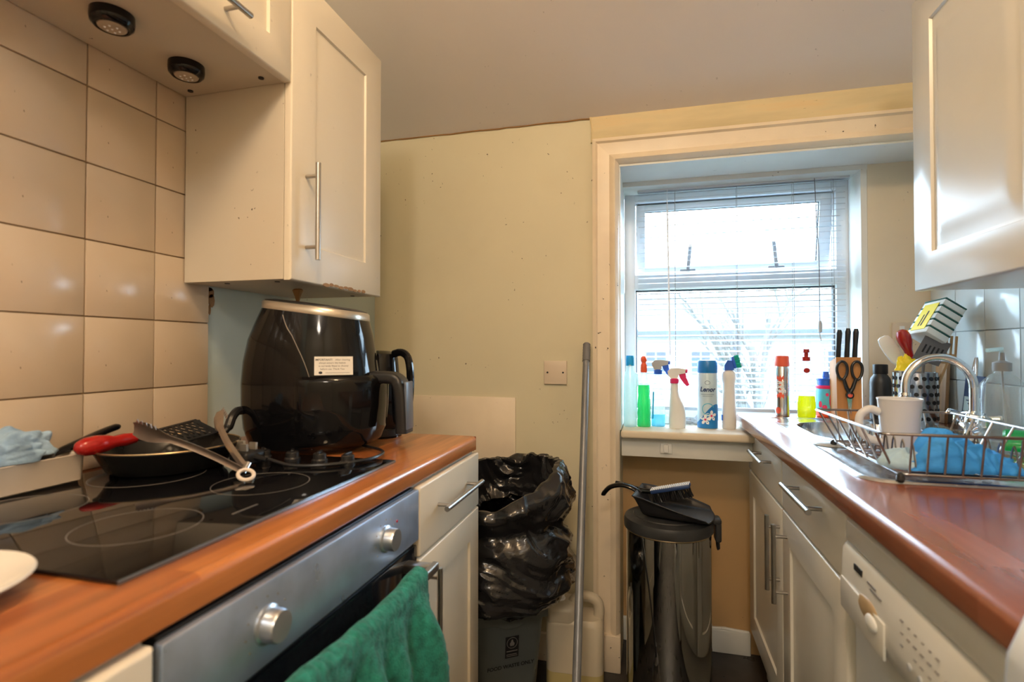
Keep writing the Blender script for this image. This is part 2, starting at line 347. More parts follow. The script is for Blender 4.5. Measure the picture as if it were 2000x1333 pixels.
def thing(name, loc, label, cat, group=None, rz=0.0):
    o = bpy.data.objects.new(name, None); COL.objects.link(o); o.empty_display_size = 0.05
    o.location = loc; o.rotation_euler = (0, 0, rz)
    W[o] = Matrix.Translation(Vector(loc)) @ Matrix.Rotation(rz, 4, 'Z')
    return tag(o, label, cat, group)
def struct(name, mb, mat, **k):
    o = mb.build(name, mat, **k); o['kind'] = 'structure'; return o
def piece(name, me, loc, parent, rot=None):
    o = bpy.data.objects.new(name, me); COL.objects.link(o); o.parent = parent
    o.location = W[parent].inverted() @ Vector(loc)
    if rot: o.rotation_euler = rot
    return o
def raw(mb, name, mat, smooth=35):
    o = mb.build(name, mat, smooth=smooth); me = o.data; bpy.data.objects.remove(o); return me
def T(x, y, z): return Matrix.Translation((x, y, z))
def RZ(a): return Matrix.Rotation(a, 4, 'Z')
def RX(a): return Matrix.Rotation(a, 4, 'X')
def RY(a): return Matrix.Rotation(a, 4, 'Y')
_tc = {}
def text2d(s, size, shear=0.0, bold=0.0):
    cu = bpy.data.curves.new('txt', 'FONT'); cu.body = s; cu.size = size; cu.shear = shear; cu.align_x = 'CENTER'; cu.align_y = 'CENTER'; cu.resolution_u = 3
    cu.offset = bold
    o = bpy.data.objects.new('txt', cu)
    me = bpy.data.meshes.new_from_object(o)
    vs = [tuple(v.co) for v in me.vertices]; fs = [tuple(p.vertices) for p in me.polygons]
    bpy.data.objects.remove(o); bpy.data.curves.remove(cu); bpy.data.meshes.remove(me)
    return vs, fs
def text_on(mb, s, size, mtx, **k):       # local text plane XY -> mtx
    vs, fs = text2d(s, size, **k); mb.add(vs, fs, mtx); return mb
def frame(o, ux, uy):                      # matrix with given axes
    ux = Vector(ux).normalized(); uy = Vector(uy).normalized(); n = ux.cross(uy)
    return Matrix(((ux.x, uy.x, n.x, o[0]), (ux.y, uy.y, n.y, o[1]), (ux.z, uy.z, n.z, o[2]), (0, 0, 0, 1)))
def wrap(vs, c, R, a0):                    # (x,y) plane -> cylinder of radius R, a0 = facing angle
    return [(c[0] + R * math.cos(a0 + x / R), c[1] + R * math.sin(a0 + x / R), c[2] + y) for x, y, *_ in vs]
def disc_poly(cx, cy, rx, ry, n=20, ph=0): return [(cx + rx * math.cos(2 * PI * k / n + ph), cy + ry * math.sin(2 * PI * k / n + ph)) for k in range(n)]
def rrect(w, d, r, n=6):                   # rounded rectangle outline, centred
    r = min(r, w * .499, d * .499); out = []
    for (cx, cy, a0) in ((w / 2 - r, d / 2 - r, 0), (-w / 2 + r, d / 2 - r, PI / 2), (-w / 2 + r, -d / 2 + r, PI), (w / 2 - r, -d / 2 + r, 1.5 * PI)):
        for k in range(n + 1):
            a = a0 + PI / 2 * k / n; out.append((cx + r * math.cos(a), cy + r * math.sin(a)))
    return out
def smooth01(t): t = max(0, min(1, t)); return t * t * (3 - 2 * t)
def bez(p0, p1, p2, p3, n=12):
    p0, p1, p2, p3 = map(Vector, (p0, p1, p2, p3))
    return [p0 * (1 - t) ** 3 + p1 * 3 * t * (1 - t) ** 2 + p2 * 3 * t * t * (1 - t) + p3 * t ** 3 for t in [i / n for i in range(n + 1)]]
def cat(pts, n=6, closed=False):           # Catmull-Rom through points
    P = [Vector(p) for p in pts]; N = len(P); out = []
    for i in range(N if closed else N - 1):
        a = P[(i - 1) % N] if closed or i > 0 else P[i]; b = P[i]; c = P[(i + 1) % N]; d = P[(i + 2) % N] if closed or i < N - 2 else c
        for k in range(n):
            t = k / n; out.append(0.5 * ((2 * b) + (c - a) * t + (2 * a - 5 * b + 4 * c - d) * t * t + (3 * b - a - 3 * c + d) * t ** 3))
    if not closed: out.append(P[-1])
    return out

# ------------------------------------------------------------------ setting
XL, XR, YB, YF = -1.073, 0.95, 1.95, -2.6
ZK, ZT, SL = 1.991, 2.75, 0.466            # knee height at back wall, flat ceiling, slope
YK = YB - (ZT - ZK) / SL
Y2 = 2.15                                   # back plane of the old doorway recess
WT = 0.905                                  # worktop height
SILL = 0.854
struct('floor', MB().box(XL - .1, XR + .1, YF - .1, 2.7, -0.1, 0), 'floor', smooth=0)
cm = MB()
cm.prism([(YF, ZT), (YK, ZT), (YB + .02, ZK - .0093), (YB + .02, ZK + .2), (YK, ZT + .2), (YF, ZT + .2)], (XL - .1, 0, 0), (0, 1, 0), (0, 0, 1), (1, 0, 0), XR - XL + .2)
struct('ceiling', cm, 'ceiling', smooth=0)
struct('wall_left', MB().box(XL - .1, XL - .009, YF, YB + .4, 0, ZT), 'wall_blue', smooth=0)
wall_left = bpy.data.objects['wall_left']
struct('wall_right', MB().box(XR, XR + .1, YF, YB + .5, 0, ZT), 'wall_cream', smooth=0)
wall_right = bpy.data.objects['wall_right']
struct('wall_front', MB().box(XL - .1, XR + .1, YF - .1, YF, 0, ZT + .1), 'wall_cream', smooth=0)
XO = -0.105                                 # left side of the old doorway
struct('wall_back', MB().box(XL - .01, XO, YB, YB + .4, 0, ZK).box(XO, XR, YB, YB + .4, 1.813, ZK), 'wall', smooth=0)
wall_back = bpy.data.objects['wall_back']
# recess: back plane with the window opening, lower ochre panel, cream side piece
WX0, WX1, WZ1 = XO, 0.755, 1.80
struct('wall_recess', MB().box(WX1, XR, Y2, Y2 + .25, 0, 1.813), 'wall_cream', smooth=0)
struct('wall_recess_upper', MB().box(WX0, WX1, Y2, Y2 + .25, WZ1, 1.813).box(XO, XR, YB + .4, YB + .45, 1.8, 2.2), 'white_paint', smooth=0)
struct('wall_recess_lower', MB().box(WX0, WX1, Y2 + .02, Y2 + .25, 0, SILL - .05), 'ochre', smooth=0)
struct('trim_8', MB().box(XO, XR, YB + .001, Y2 + .02, 1.806, 1.8131), 'white_paint', smooth=0)
struct('trim_9', MB().box(XO, XO + .004, YB + .005, 2.27, SILL, 1.806).box(WX1 - .022, WX1 - .002, Y2 - .004, 2.30, SILL, WZ1).box(WX0, WX1, Y2 - .003, 2.27, WZ1 - .012, WZ1 + .006), 'white_paint', smooth=0)
# architrave (moulded profile), mitred
def archi(mb, path_o, path_i, zc):
    pass
prof = [(0, 0.0), (0, .022), (.012, .026), (.018, .018), (.030, .016), (.060, .015), (.070, .022), (.080, .024), (.090, .012), (.094, .0)]
am = MB()
def arch_piece(mb, fn, n):
    rings = [[fn(u, d, k) for (u, d) in prof] for k in range(2)]
    mb.loft(rings)
# left upright: u across from outer (-.199) to inner (-.105); height to mitre
ZI = 1.813
arch_piece(am, lambda u, d, k: (-.199 + u, YB - d, (0.13 if k == 0 else ZI + (.094 - u))), 2)
struct('trim_1', am, 'trim', smooth=25)
am = MB()
arch_piece(am, lambda u, d, k: ((-.199 + u) if k == 0 else XR, YB - d, ZI + .094 - u), 2)
struct('trim_2', am, 'trim', smooth=25)
struct('trim_3', MB().box(-.203, -.103, YB - .03, YB, 0, .13, .004), 'trim')
struct('trim_4', MB().box(-.205, XR, YB - .006, YB, 1.907, ZK + .004).tube([(-.203, YB - .005, 1.9), (-.201, YB - .006, 1.95), (-.207, YB - .005, 1.994)], .004, 6), 'header', smooth=0)
# crack lines: thin ragged caulk strip between wall and ceiling
cr = MB(); random.seed(3)
x = XL
pts = []
while x < XR:
    pts.append((x, YB - .002 - random.random() * .002, ZK - .001 + random.uniform(-.0015, .0015))); x += random.uniform(.02, .06)
cr.tube(pts, .0022, 5)
struct('trim_5', cr, 'drip')
# baseboards
struct('baseboard_back', MB().box(XO, .36, Y2 + .0, Y2 + .02, 0, .085, .004).tube([(XO, Y2 + .01, .085), (.1, Y2 + .012, .088), (.2, Y2 + .008, .085), (.27, Y2 + .01, .089), (.355, Y2 + .01, .083)], .006, 6), 'white_paint')
struct('baseboard_left', MB().box(-.46, -.203, YB - .018, YB, 0, .10, .004), 'trim')

# grease run on the wall under the cabinet corner
gr = MB()
for (yy, zz, ry_, rz_) in ((1.110, 1.288, .016, .014), (1.118, 1.268, .010, .018), (1.100, 1.296, .022, .006), (1.112, 1.245, .004, .014)):
    gr.prism(disc_poly(yy, zz, ry_, rz_, 9, yy * 40), (XL - .0095, 0, 0), (0, 1, 0), (0, 0, 1), (1, 0, 0), .0015)
MAT_G = 'drip'
gr.build('grease_run', MAT_G, wall_left, smooth=0)
# wall tiles, left (each tile its own piece)
gm = MB().box(XL - .010, XL - .005, -.56, 1.101, .905, 1.817)
g = wall_left; gm.build('grout', 'grout', g, smooth=0)
tw = .1495
tme = raw(MB().box(-.004, .0035, -tw / 2, tw / 2, -tw / 2, tw / 2, .0018, 2), 'tile', 'tile')
random.seed(11)
for i in range(11):
    for j in range(6):
        y = 1.102 - .152 * (i + .5); z = WT + .0 + .152 * (j + .5) + .0
        if z > 1.82: continue
        if i == 0 and z > 1.45: pass
        o = piece('tile', tme, (XL - .0035 + random.uniform(-.0003, .0003), y, z), g, (random.uniform(-.002, .002), random.uniform(-.003, .003), random.uniform(-.003, .003)))
# right wall tiles
gm = MB().box(XR - .004, XR + .001, .63, 2.149, .905, 1.52)
g = wall_right; gm.build('grout', 'grout_w', g, smooth=0)
tme2 = raw(MB().box(-.0035, .004, -tw / 2, tw / 2, -tw / 2, tw / 2, .0018, 2), 'tile', 'tile_w')
for i in range(10):
    for j in range(4):
        y = 2.139 - .152 * (i + .5); z = WT - .010 + .152 * (j + .5)
        piece('tile', tme2, (XR - .006 + random.uniform(-.0003, .0003), y, z), g, (random.uniform(-.002, .002), random.uniform(-.004, .004), random.uniform(-.004, .004)))

# window sill board, apron and small catch
struct('trim_6', MB().box(XO + .004, .36, YB - .012, 2.27, SILL - .028, SILL, .008, 3), 'wall_cream')
struct('trim_7', MB().box(XO + .004, .355, YB + .03, YB + .05, SILL - .098, SILL - .028, .002), 'white_paint')
tag(MB().box(.035, .075, YB + .0235, YB + .03, .772, .808, .002).box(.046, .063, YB + .015, YB + .026, .776, .804, .002).build('cupboard_catch', 'whitep', loc=(.055, YB + .027, .772)), 'small white plastic catch on the apron board under the window sill', 'catch')

# ------------------------------------------------------------------ window
win = bpy.data.objects.new('window_1', None); COL.objects.link(win); win.location = (.32, 2.3, SILL); W[win] = T(.32, 2.3, SILL); win['kind'] = 'structure'
y0, y1 = 2.27, 2.33
fx0, fx1, fz0, fz1 = XO + .004, .735, SILL + .002, WZ1 - .01
gx0, gx1 = -.056, .690
fm = MB()
fm.box(fx0, gx0, y0, y1, fz0, fz1, .006).box(gx1, fx1, y0, y1, fz0, fz1, .006)
fm.box(gx0 - .005, gx1 + .005, y0, y1, fz0, SILL + .045, .006).box(gx0 - .005, gx1 + .005, y0, y1, fz1 - .035, fz1, .006)
fm.box(gx0 - .005, gx1 + .005, y0 - .004, y1, 1.390, 1.452, .006)
fm.build('window_frame', 'pvc', win)
MB().box(gx0, gx0 + .004, 2.292, 2.308, SILL + .045, 1.39).box(gx1 - .006, gx1, 2.285, 2.308, SILL + .045, 1.39).box(gx0, gx1, 2.288, 2.308, 1.384, 1.39).box(gx0, gx1, 2.292, 2.308, SILL + .045, SILL + .049).build('gasket', 'gasket', win, smooth=0)
MB().box(gx0, gx1, 2.298, 2.302, SILL + .045, 1.39).build('pane', 'pane', win, smooth=0)
# open top-hung sash, hinged at top, tilted out
sz0, sz1 = 1.455, 1.752
Ms = T(0, 2.305, sz1) @ RX(math.radians(11))       # swings bottom outwards (+y)
sm = MB(); h = sz1 - sz0
for b in ((gx0 + .002, gx0 + .04, -h, 0), (gx1 - .048, gx1 - .002, -h, 0)): sm.box(b[0], b[1], -.02, .03, b[2], b[3], .005, m=Ms)
sm.box(gx0 + .035, gx1 - .043, -.02, .03, -.030, 0, .005, m=Ms).box(gx0 + .035, gx1 - .043, -.02, .03, -h, -h + .036, .005, m=Ms)
sash = sm.build('sash', 'pvc', win)
MB().box(gx0 + .036, gx1 - .044, .004, .008, -h + .034, -.028, m=Ms).build('pane', 'pane', sash, smooth=0)
MB().box(gx1 - .051, gx1 - .046, -.012, .01, -h + .034, -.028, m=Ms).box(gx0 + .036, gx1 - .046, -.012, .008, -h + .034, -h + .038, m=Ms).box(gx0 + .036, gx1 - .046, -.012, .008, -.033, -.028, m=Ms).box(gx0 + .036, gx0 + .04, -.012, .008, -h + .034, -.028, m=Ms).build('gasket', 'gasket', sash, smooth=0)
for hx, tilt in ((.150, .10), (.478, -.10)):
    hm = MB().box(-.03, .03, -.012, 0, 0, .012, .003, m=T(hx, 2.265, 1.458)).box(-.007, .007, -.018, -.008, .0, .105, .003, m=T(hx, 2.262, 1.462) @ RY(tilt))
    hm.build('window_handle', 'greyp', win)

# venetian blind
bl = thing('venetian_blind', (.33, 2.225, 1.80), 'white venetian blind with open slats hanging across the kitchen window', 'blind')
MB().box(-.045, .720, 2.205, 2.237, 1.780, 1.806, .003).build('head_rail', 'slat', bl)
BX0, BX1 = -.045, .706
ys = 2.222
sl_me = raw(MB().grid(lambda u, v: ((u - .5) * (BX1 - BX0), (v - .5) * .022, .0018 * (1 - (2 * v - 1) ** 2)), 12, 5), 'slat', 'slat')
z = 1.772; zs = []
while z > .925: zs.append(z); z -= .0212
random.seed(5)
sn = raw(MB().grid(lambda u, v: ((u - .5) * (BX1 - BX0 - .02), (v - .5) * .022, .0018 * (1 - (2 * v - 1) ** 2) - .012 * max(0, .35 - u) ** 1.0), 14, 5), 'slat', 'slat')
for i, z in enumerate(zs):
    messy = 5 < i < 14
    o = piece('slat', sn if messy else sl_me, ((BX0 + BX1) / 2 + (random.uniform(-.008, .004) if messy else 0), ys, z + (random.uniform(-.003, .003) if messy else 0)), bl,
              (math.radians(16 + (random.uniform(-14, 6) if messy else random.uniform(-2, 2))), math.radians(random.uniform(-.7, .5) if messy else -.25), 0))
MB().box(BX0, BX1, 2.210, 2.234, .902, .916, .003).build('bottom_rail', 'greyp', bl)
for cx in (.10, .33, .53, .665):
    MB().tube([(cx, ys - .012, 1.785), (cx, ys - .012, .912)], .0008, 5).tube([(cx, ys + .012, 1.785), (cx, ys + .012, .912)], .0008, 5).build('ladder_cord', 'cord', bl)
MB().tube([(.07, ys - .02, 1.782), (.07, ys - .021, 1.70)], .0015, 6).tube([(.07, ys - .021, 1.70), (.078, ys - .023, 1.12)], .004, 6).build('tilt_wand', 'wcord', bl)
pc = MB().tube(cat([(.60, ys - .02, 1.785), (.606, ys - .022, 1.6), (.612, ys - .022, 1.5), (.613, ys - .022, 1.25)]), .0014, 6)
pco = pc.build('pull_cord', 'dgrey', bl)
MB().lathe([(.002, 0), (.007, .004), (.008, .03), (.004, .045), (.001, .046)], (.614, ys - .022, 1.205), 12).tube([(.612, ys - .022, 1.206), (.617, ys - .022, 1.175)], .002, 5).build('tassel', 'greyp', pco)

# ------------------------------------------------------------------ garden outside
struct('garden_ground', MB().box(-14, 16, 2.6, 40, -1.2, -1.0), 'grass', smooth=0)
ob = thing('outbuilding', (1.6, 15, -1.0), 'low pale building with slate roof across the garden beyond the window', 'building')
MB().box(-6.5, 11, 14, 18, -1.0, 1.62).build('wall', 'render_w', ob, smooth=0)
MB().prism([(13.7, 1.58), (18.3, 1.58), (16, 2.75)], (-6.8, 0, 0), (0, 1, 0), (0, 0, 1), (1, 0, 0), 18.1).build('roof', 'rooft', ob, smooth=0)
MB().box(-6.8, 11.3, 13.6, 13.72, 1.50, 1.63).build('gutter', 'gasket', ob, smooth=0)
for (a, b) in ((-.15, .45), (.95, 1.5), (4.0, 5.0), (7.0, 8.2)):
    wf = MB().box(a, b, 13.94, 14.02, .45, 1.15).build('window', 'render_w', ob, smooth=0)
    MB().box(a + .06, (a + b) / 2 - .02, 13.92, 13.97, .52, 1.09).box((a + b) / 2 + .02, b - .06, 13.92, 13.97, .52, 1.09).build('pane', 'gasket', wf, smooth=0)
MB().cyl((2.05, 13.9, -1), (2.05, 13.9, 1.55), .09).build('drainpipe', 'gasket', ob)
def tree(loc, h, seed, label, spread=.55, n0=7):
    random.seed(seed); mb = MB()
    def br(p, d, L, r, lev):
        pts = [p]; q = p.copy(); dd = d.copy(); k = 4
        for i in range(k):
            dd = (dd + Vector((random.uniform(-.22, .22), random.uniform(-.22, .22), random.uniform(-.05, .12)))).normalized()
            q = q + dd * L / k; pts.append(q.copy())
        mb.tube(pts, [r * (1 - .55 * i / k) for i in range(k + 1)], 5 if lev > 1 else 7)
        if lev < 4:
            for i in range(4 if lev < 2 else 3):
                t = random.uniform(.35, 1); a = pts[int(t * k)]
                nd = (dd + Vector((random.uniform(-1, 1), random.uniform(-1, 1), random.uniform(-.3, .6))) * spread * 1.3).normalized()
                br(a, nd, L * random.uniform(.5, .72), r * .5, lev + 1)
    br(Vector(loc), Vector((0, 0, 1)), h * .5, h * .022, 0)
    return tag(mb.build('bare_tree', 'bark', loc=loc), label, 'tree')
tree((1.7, 8.5, -1.0), 4.6, 4, 'bare garden tree seen through the middle of the lower window pane')
tree((-2.0, 11.5, -1.0), 4.6, 9, 'bare garden tree seen at the left end of the window')
tree((5.6, 11.5, -1.0), 5.2, 14, 'bare garden tree seen at the right end of the window')
hd = MB(); random.seed(8)
for k in range(2200):
    c = Vector((random.uniform(-6, 11), random.uniform(19, 22), random.uniform(-.5, 2.9) + .5 * math.sin(k)))
    a = Vector((random.uniform(-1, 1), random.uniform(-1, 1), random.uniform(-1, 1))).normalized() * .22; b = a.orthogonal().normalized() * .14
    hd.add([c - a, c - b, c + a, c + b], [(0, 1, 2, 3)])
tag(hd.build('hedge', 'ivy', loc=(2.5, 20.5, -1.0), smooth=0), 'dull hedge behind the low building across the garden', 'hedge', kind='stuff')

# ------------------------------------------------------------------ cabinets: shared helpers
def shaker(x, sg, ya, yb, za, zb, t=.018, fr=.07, dep=.006, puff=0.0):
    """door slab in plane x (front face), front faces sg*x; inner panel recessed behind a sloped groove"""
    mb = MB(); r = .004
    def ring(i, d): return [(x - sg * d, ya + i, za + i), (x - sg * d, yb - i, za + i), (x - sg * d, yb - i, zb - i), (x - sg * d, ya + i, zb - i)]
    rings = [ring(0, t), ring(0, r), ring(r * .35, r * .35), ring(r, 0), ring(fr, 0), ring(fr + .003, dep), ring(fr + .009, dep)]
    if not puff:
        rings.append(ring(fr + .012, dep - .0005)); mb.loft(rings)
    else:
        mb.loft(rings, cap=(True, False)); i = fr + .009
        a, b, c, d = ya + i, yb - i, za + i, zb - i
        def fn(u, v):
            e = min(1, 9 * min(u, 1 - u, v, 1 - v)); e = e * e * (3 - 2 * e)
            k = puff * e * (1 + .25 * math.sin(4 * u + 1) * math.cos(3 * v + 2))
            return (x - sg * (dep - k), a + (b - a) * u, c + (d - c) * v)
        mb.grid(fn, 25, 40)
    return mb
def slab(x, sg, ya, yb, za, zb, t=.018):
    return MB().box(min(x, x - sg * t), max(x, x - sg * t), ya, yb, za, zb, .004, 3)
def bar_handle(x, sg, a, b, off=.032, r=.006, inset=.03):
    """a, b = (y, z) ends of the bar on face x"""
    xa = x + sg * off; A = Vector((xa, a[0], a[1])); B = Vector((xa, b[0], b[1])); d = (B - A).normalized()
    mb = MB().cyl(A, B, r, n=14)
    for P in (A + d * inset, B - d * inset): mb.cyl(P, (x, P.y, P.z), r * .75, n=10)
    return mb

# ------------------------------------------------------------------ left base run
xf = -.455
YE = 1.392
# worktop with rolled front edge
def worktop(name, x_front, x_back, ya, yb, sg, mat, label, holes=None):
    r = .012; xs = []
    t = .038; poly = [(x_back, WT - t), (x_back, WT)]
    for k in range(7):
        a = PI / 2 * k / 6; poly.append((x_front - sg * r + sg * r * math.sin(a), WT - r + r * math.cos(a)))
    for k in range(4):
        a = PI / 2 * k / 3; poly.append((x_front - sg * .005 + sg * .005 * math.cos(a), WT - t + .005 - .005 * math.sin(a)))
    return poly
wl = thing('worktop', (-.77, .45, WT - .038), 'orange-brown wood block laminate worktop with the hob and air fryer', 'worktop')
MB().prism(worktop('', -.4628, XL - .007, -.3, YE, 1, '', ''), (0, -.6, 0), (1, 0, 0), (0, 0, 1), (0, 1, 0), YE + .6).build('top', 'wood', wl, smooth=30)
MB().box(XL + .01, -.4635, YE, YE + .0015, WT - .0375, WT - .001).build('end_strip', 'wood_r', wl, smooth=0)

c1 = thing('base_cabinet', (-.76, 1.2, 0), 'cream base cabinet with one drawer beside the oven, nearest the bin bags', 'cabinet')
MB().box(XL + .002, xf - .020, 1.004, YE, .15, WT - .039).build('carcass', 'carcass', c1, smooth=0)
MB().box(XL + .02, xf - .06, 1.004, YE, 0, .149).build('plinth', 'cab', c1, smooth=0)
dr = slab(xf, 1, 1.007, YE, .719, .861).build('drawer', 'cab', c1)
bar_handle(xf, 1, (1.075, .800), (1.325, .800)).build('handle', 'steel', dr)
dd = shaker(xf, 1, 1.007, YE, .155, .714).build('door', 'cab', c1)
bar_handle(xf, 1, (1.036, .690), (1.036, .475), inset=.02).build('handle', 'steel', dd)
c2 = thing('base_cabinet', (-.76, .1, 0), 'cream base cabinet on the near side of the oven at the left edge', 'cabinet')
MB().box(XL + .002, xf - .020, -.19, .410, .15, WT - .039).build('carcass', 'carcass', c2, smooth=0)
MB().box(XL + .02, xf - .06, -.19, .410, 0, .149).build('plinth', 'cab', c2, smooth=0)
shaker(xf, 1, -.187, .407, .155, .861).build('door', 'cab', c2)

# oven
ov = thing('oven', (-.76, .708, .15), 'built-in steel oven with two round knobs under the hob', 'oven')
oy0, oy1 = .415, 1.003
MB().box(XL + .03, xf - .012, oy0 + .004, oy1 - .002, .155, .862).build('casing', 'blackm', ov, smooth=0)
pn = MB().box(xf - .012, xf, oy0, oy1, .757, .859, .003, 2).build('control_panel', 'oven', ov)
MB().box(xf - .012, xf - .004, oy0, oy1, .160, .747, .003).build('door', 'ovenglass', ov)
for ky in (.560, .862):
    k = MB()
    k.lathe([(.0235, 0), (.0235, .003), (.0200, .005), (.0195, .019), (.0185, .0215), (.001, .0218)], n=32, m=frame((xf, ky, .807), (0, 1, 0), (0, 0, 1)))
    k.build('knob', 'knobm', pn)
MB().cyl((xf - .001, .905, .825), (xf + .001, .905, .825), .0025, n=10).build('indicator_light', 'redled', pn)
mk = MB()
for ky in (.560, .862):
    for k in range(9):
        a = PI * (-.2 + 1.4 * k / 8); mk.cyl((xf - .001, ky + .036 * math.cos(a), .807 + .034 * math.sin(a)), (xf + .0006, ky + .036 * math.cos(a), .807 + .034 * math.sin(a)), .0013, n=6)
mk.build('dial_marks', 'inkg', pn)
hx = -.405; hz = .722
hb = MB().box(hx - .007, hx + .007, oy0 + .03, oy1 - .03, hz - .009, hz + .009, .004, 3)
for yy in (oy0 + .06, oy1 - .05): hb.box(xf - .006, hx, yy - .012, yy + .012, hz - .009, hz + .009, .003)
hb.build('handle', 'steel', ov)

# green towel draped over oven handle
def towel_fn(u, v):
    y = .455 + .440 * u
    s = (v - .42) * 1.0                      # <0 back drop, >0 front drop
    g = math.sin(u * 27 + 1.6 * math.sin(u * 9) + .8 * v) * .6 + math.sin(u * 47 + 2) * .3
    rad = .014
    if abs(s) < .05:
        a = s / .05 * PI / 2; x = hx + rad * math.sin(a) ; z = hz + .012 + (rad + .003 * g) * math.cos(a)
        drop = 0
    else:
        drop = (abs(s) - .05) * (.62 if s > 0 else .45); sg = 1 if s > 0 else -1
        x = hx + sg * rad + (sg * .02 * smooth01(drop / .15) + g * .030 * smooth01(drop / .09) if sg > 0 else g * .003); z = hz + .010 - drop
    x = max(x, -.44 if s < 0 else hx)
    y += .012 * math.sin(u * 20 + 1) * smooth01(drop / .2) + (.02 * smooth01(drop / .3) if u > .8 else 0)
    n = noise.noise(Vector((u * 60, v * 60, 0))) * .0025
    z += .012 * math.sin(u * 6.0 + .5) * (1 if drop == 0 else .5) * (1 if s > -.05 else 0) * .5
    return (x + n, y, z + n)
tag(MB().grid(towel_fn, 150, 110).build('hand_towel', 'towel', loc=(hx, .69, hz), solid=.006, smooth=180), 'green terry hand towel hanging over the oven door handle', 'towel')

# hob
hy0, hy1, hxb = .422, 1.0247, -1.030
hob = thing('ceramic_hob', (-.775, .72, WT), 'black glass ceramic hob set into the orange worktop', 'hob')
MB().box(hxb, -.5205, hy0, hy1, WT + .0002, WT + .006, .0015, 2).build('glass_plate', 'hob', hob)
MB().box(-.5208, -.5185, hy0, hy1, WT + .0002, WT + .0055, .0008).box(hxb, -.5205, hy1, hy1 + .002, WT + .0002, WT + .005).build('edge_trim', 'bevel', hob)
for (cx, cy, r) in ((-.655, .790, .078), (-.655, .560, .074), (-.900, .790, .092), (-.890, .575, .078)):
    pts = [(cx + r * math.cos(2 * PI * k / 48), cy + r * math.sin(2 * PI * k / 48), WT + .0058) for k in range(48)]
    MB().tube(pts, .0011, 4, closed=True, flat=.5).build('cooking_zone', 'hob_mark', hob)
m_ = MB().box(-.5725, -.5695, .630, .680, WT + .0058, WT + .0064)
m_.build('print_mark', 'hob_mark', hob, smooth=0)
kme = raw(MB().lathe([(.016, 0), (.016, .005), (.0135, .008), (.013, .017), (.011, .019), (.001, .0191)], n=24).box(-.003, .003, -.012, .012, .018, .0235, .0012), 'knob', 'blackm')
for i, kx in enumerate((-.595, -.660, -.725, -.795)):
    piece('knob', kme, (kx, .965, WT + .006), hob, (0, 0, .3 * i))

# ------------------------------------------------------------------ wall cabinets, left
xc = -.777
tc_ = thing('wall_cabinet', (-.925, 1.23, 1.302), 'tall cream wall cabinet with long bar handle above the air fryer', 'cabinet')
MB().box(XL + .003, xc - .020, 1.0245, 1.4358, 1.302, 2.010, .001).build('carcass', 'carcass', tc_, smooth=0)
d1 = shaker(xc, 1, 1.0245, 1.4358, 1.300, 2.012, fr=.088, dep=.005).build('door', 'cab', tc_)
bar_handle(xc, 1, (1.078, 1.578), (1.078, 1.352), inset=.03).build('handle', 'steel', d1)
for p in ((-.98, 1.06), (-.84, 1.06), (-.85, 1.40)): MB().cyl((p[0], p[1], 1.3005), (p[0], p[1], 1.3025), .006, n=12).build('screw_cap', 'blackm', tc_)
MB().lathe([(.008, 0), (.011, -.004), (.006, -.02), (.003, -.034), (.0005, -.036)], (-.892, 1.205, 1.302), 10, sx=1.4).build('grease_drip', 'drip', tc_)
fl = MB(); random.seed(2)
for k in range(9):
    yy = 1.16 + .022 * k; fl.prism(disc_poly(0, 0, .009 + .006 * random.random(), .003 + .002 * random.random(), 7, k), (xc - .001, yy, 1.3035 + random.uniform(0, .004)), (0, 1, 0), (0, 0, 1), (1, 0, 0), .0015)
fl.build('chipped_edge', 'drip', d1)
bc = thing('bridging_wall_cabinet', (-.925, .72, 1.746), 'cream wall cabinet bridging over the hob with two round lamps under it', 'cabinet')
MB().box(XL + .003, xc - .020, .42, 1.0235, 1.746, 2.010, .001).build('carcass', 'carcass', bc, smooth=0)
d2 = shaker(xc, 1, .423, 1.0215, 1.744, 2.012, fr=.07).build('door', 'cab', bc)
bar_handle(xc, 1, (.700, 1.790), (.860, 1.790)).build('handle', 'steel', d2)
for p in ((-.831, .991), (-1.032, 1.0), (-.831, .45)): MB().cyl((p[0], p[1], 1.7435), (p[0], p[1], 1.7465), .006, n=12).build('screw_cap', 'blackm', bc)
for (px, py, lab) in ((-.931, .734, 'round black push lamp under the bridging cabinet, the nearer one'), (-.947, .907, 'round black push lamp under the bridging cabinet, the one nearer the tall cabinet')):
    pkt = thing('puck_light', (px, py, 1.746), lab, 'lamp', 'push lamps under the wall cabinet')
    MB().lathe([(.034, 0), (.0345, -.012), (.033, -.020), (.028, -.025), (.0245, -.0255), (.024, -.022), (.001, -.022)], (px, py, 1.746), 36).build('housing', 'black', pkt)
    ln = MB().lathe([(.024, -.021), (.022, -.0255), (.015, -.0275), (.001, -.028)], (px, py, 1.746), 30)
    ln.build('lens', 'pucklens', pkt)
    dm = MB()
    for k in range(7):
        a = 2 * PI * k / 6; rr = .011 if k < 6 else 0
        dm.ball((px + rr * math.cos(a), py + rr * math.sin(a), 1.746 - .0275), .0022, 8)
    dm.build('diode', 'petal', pkt)

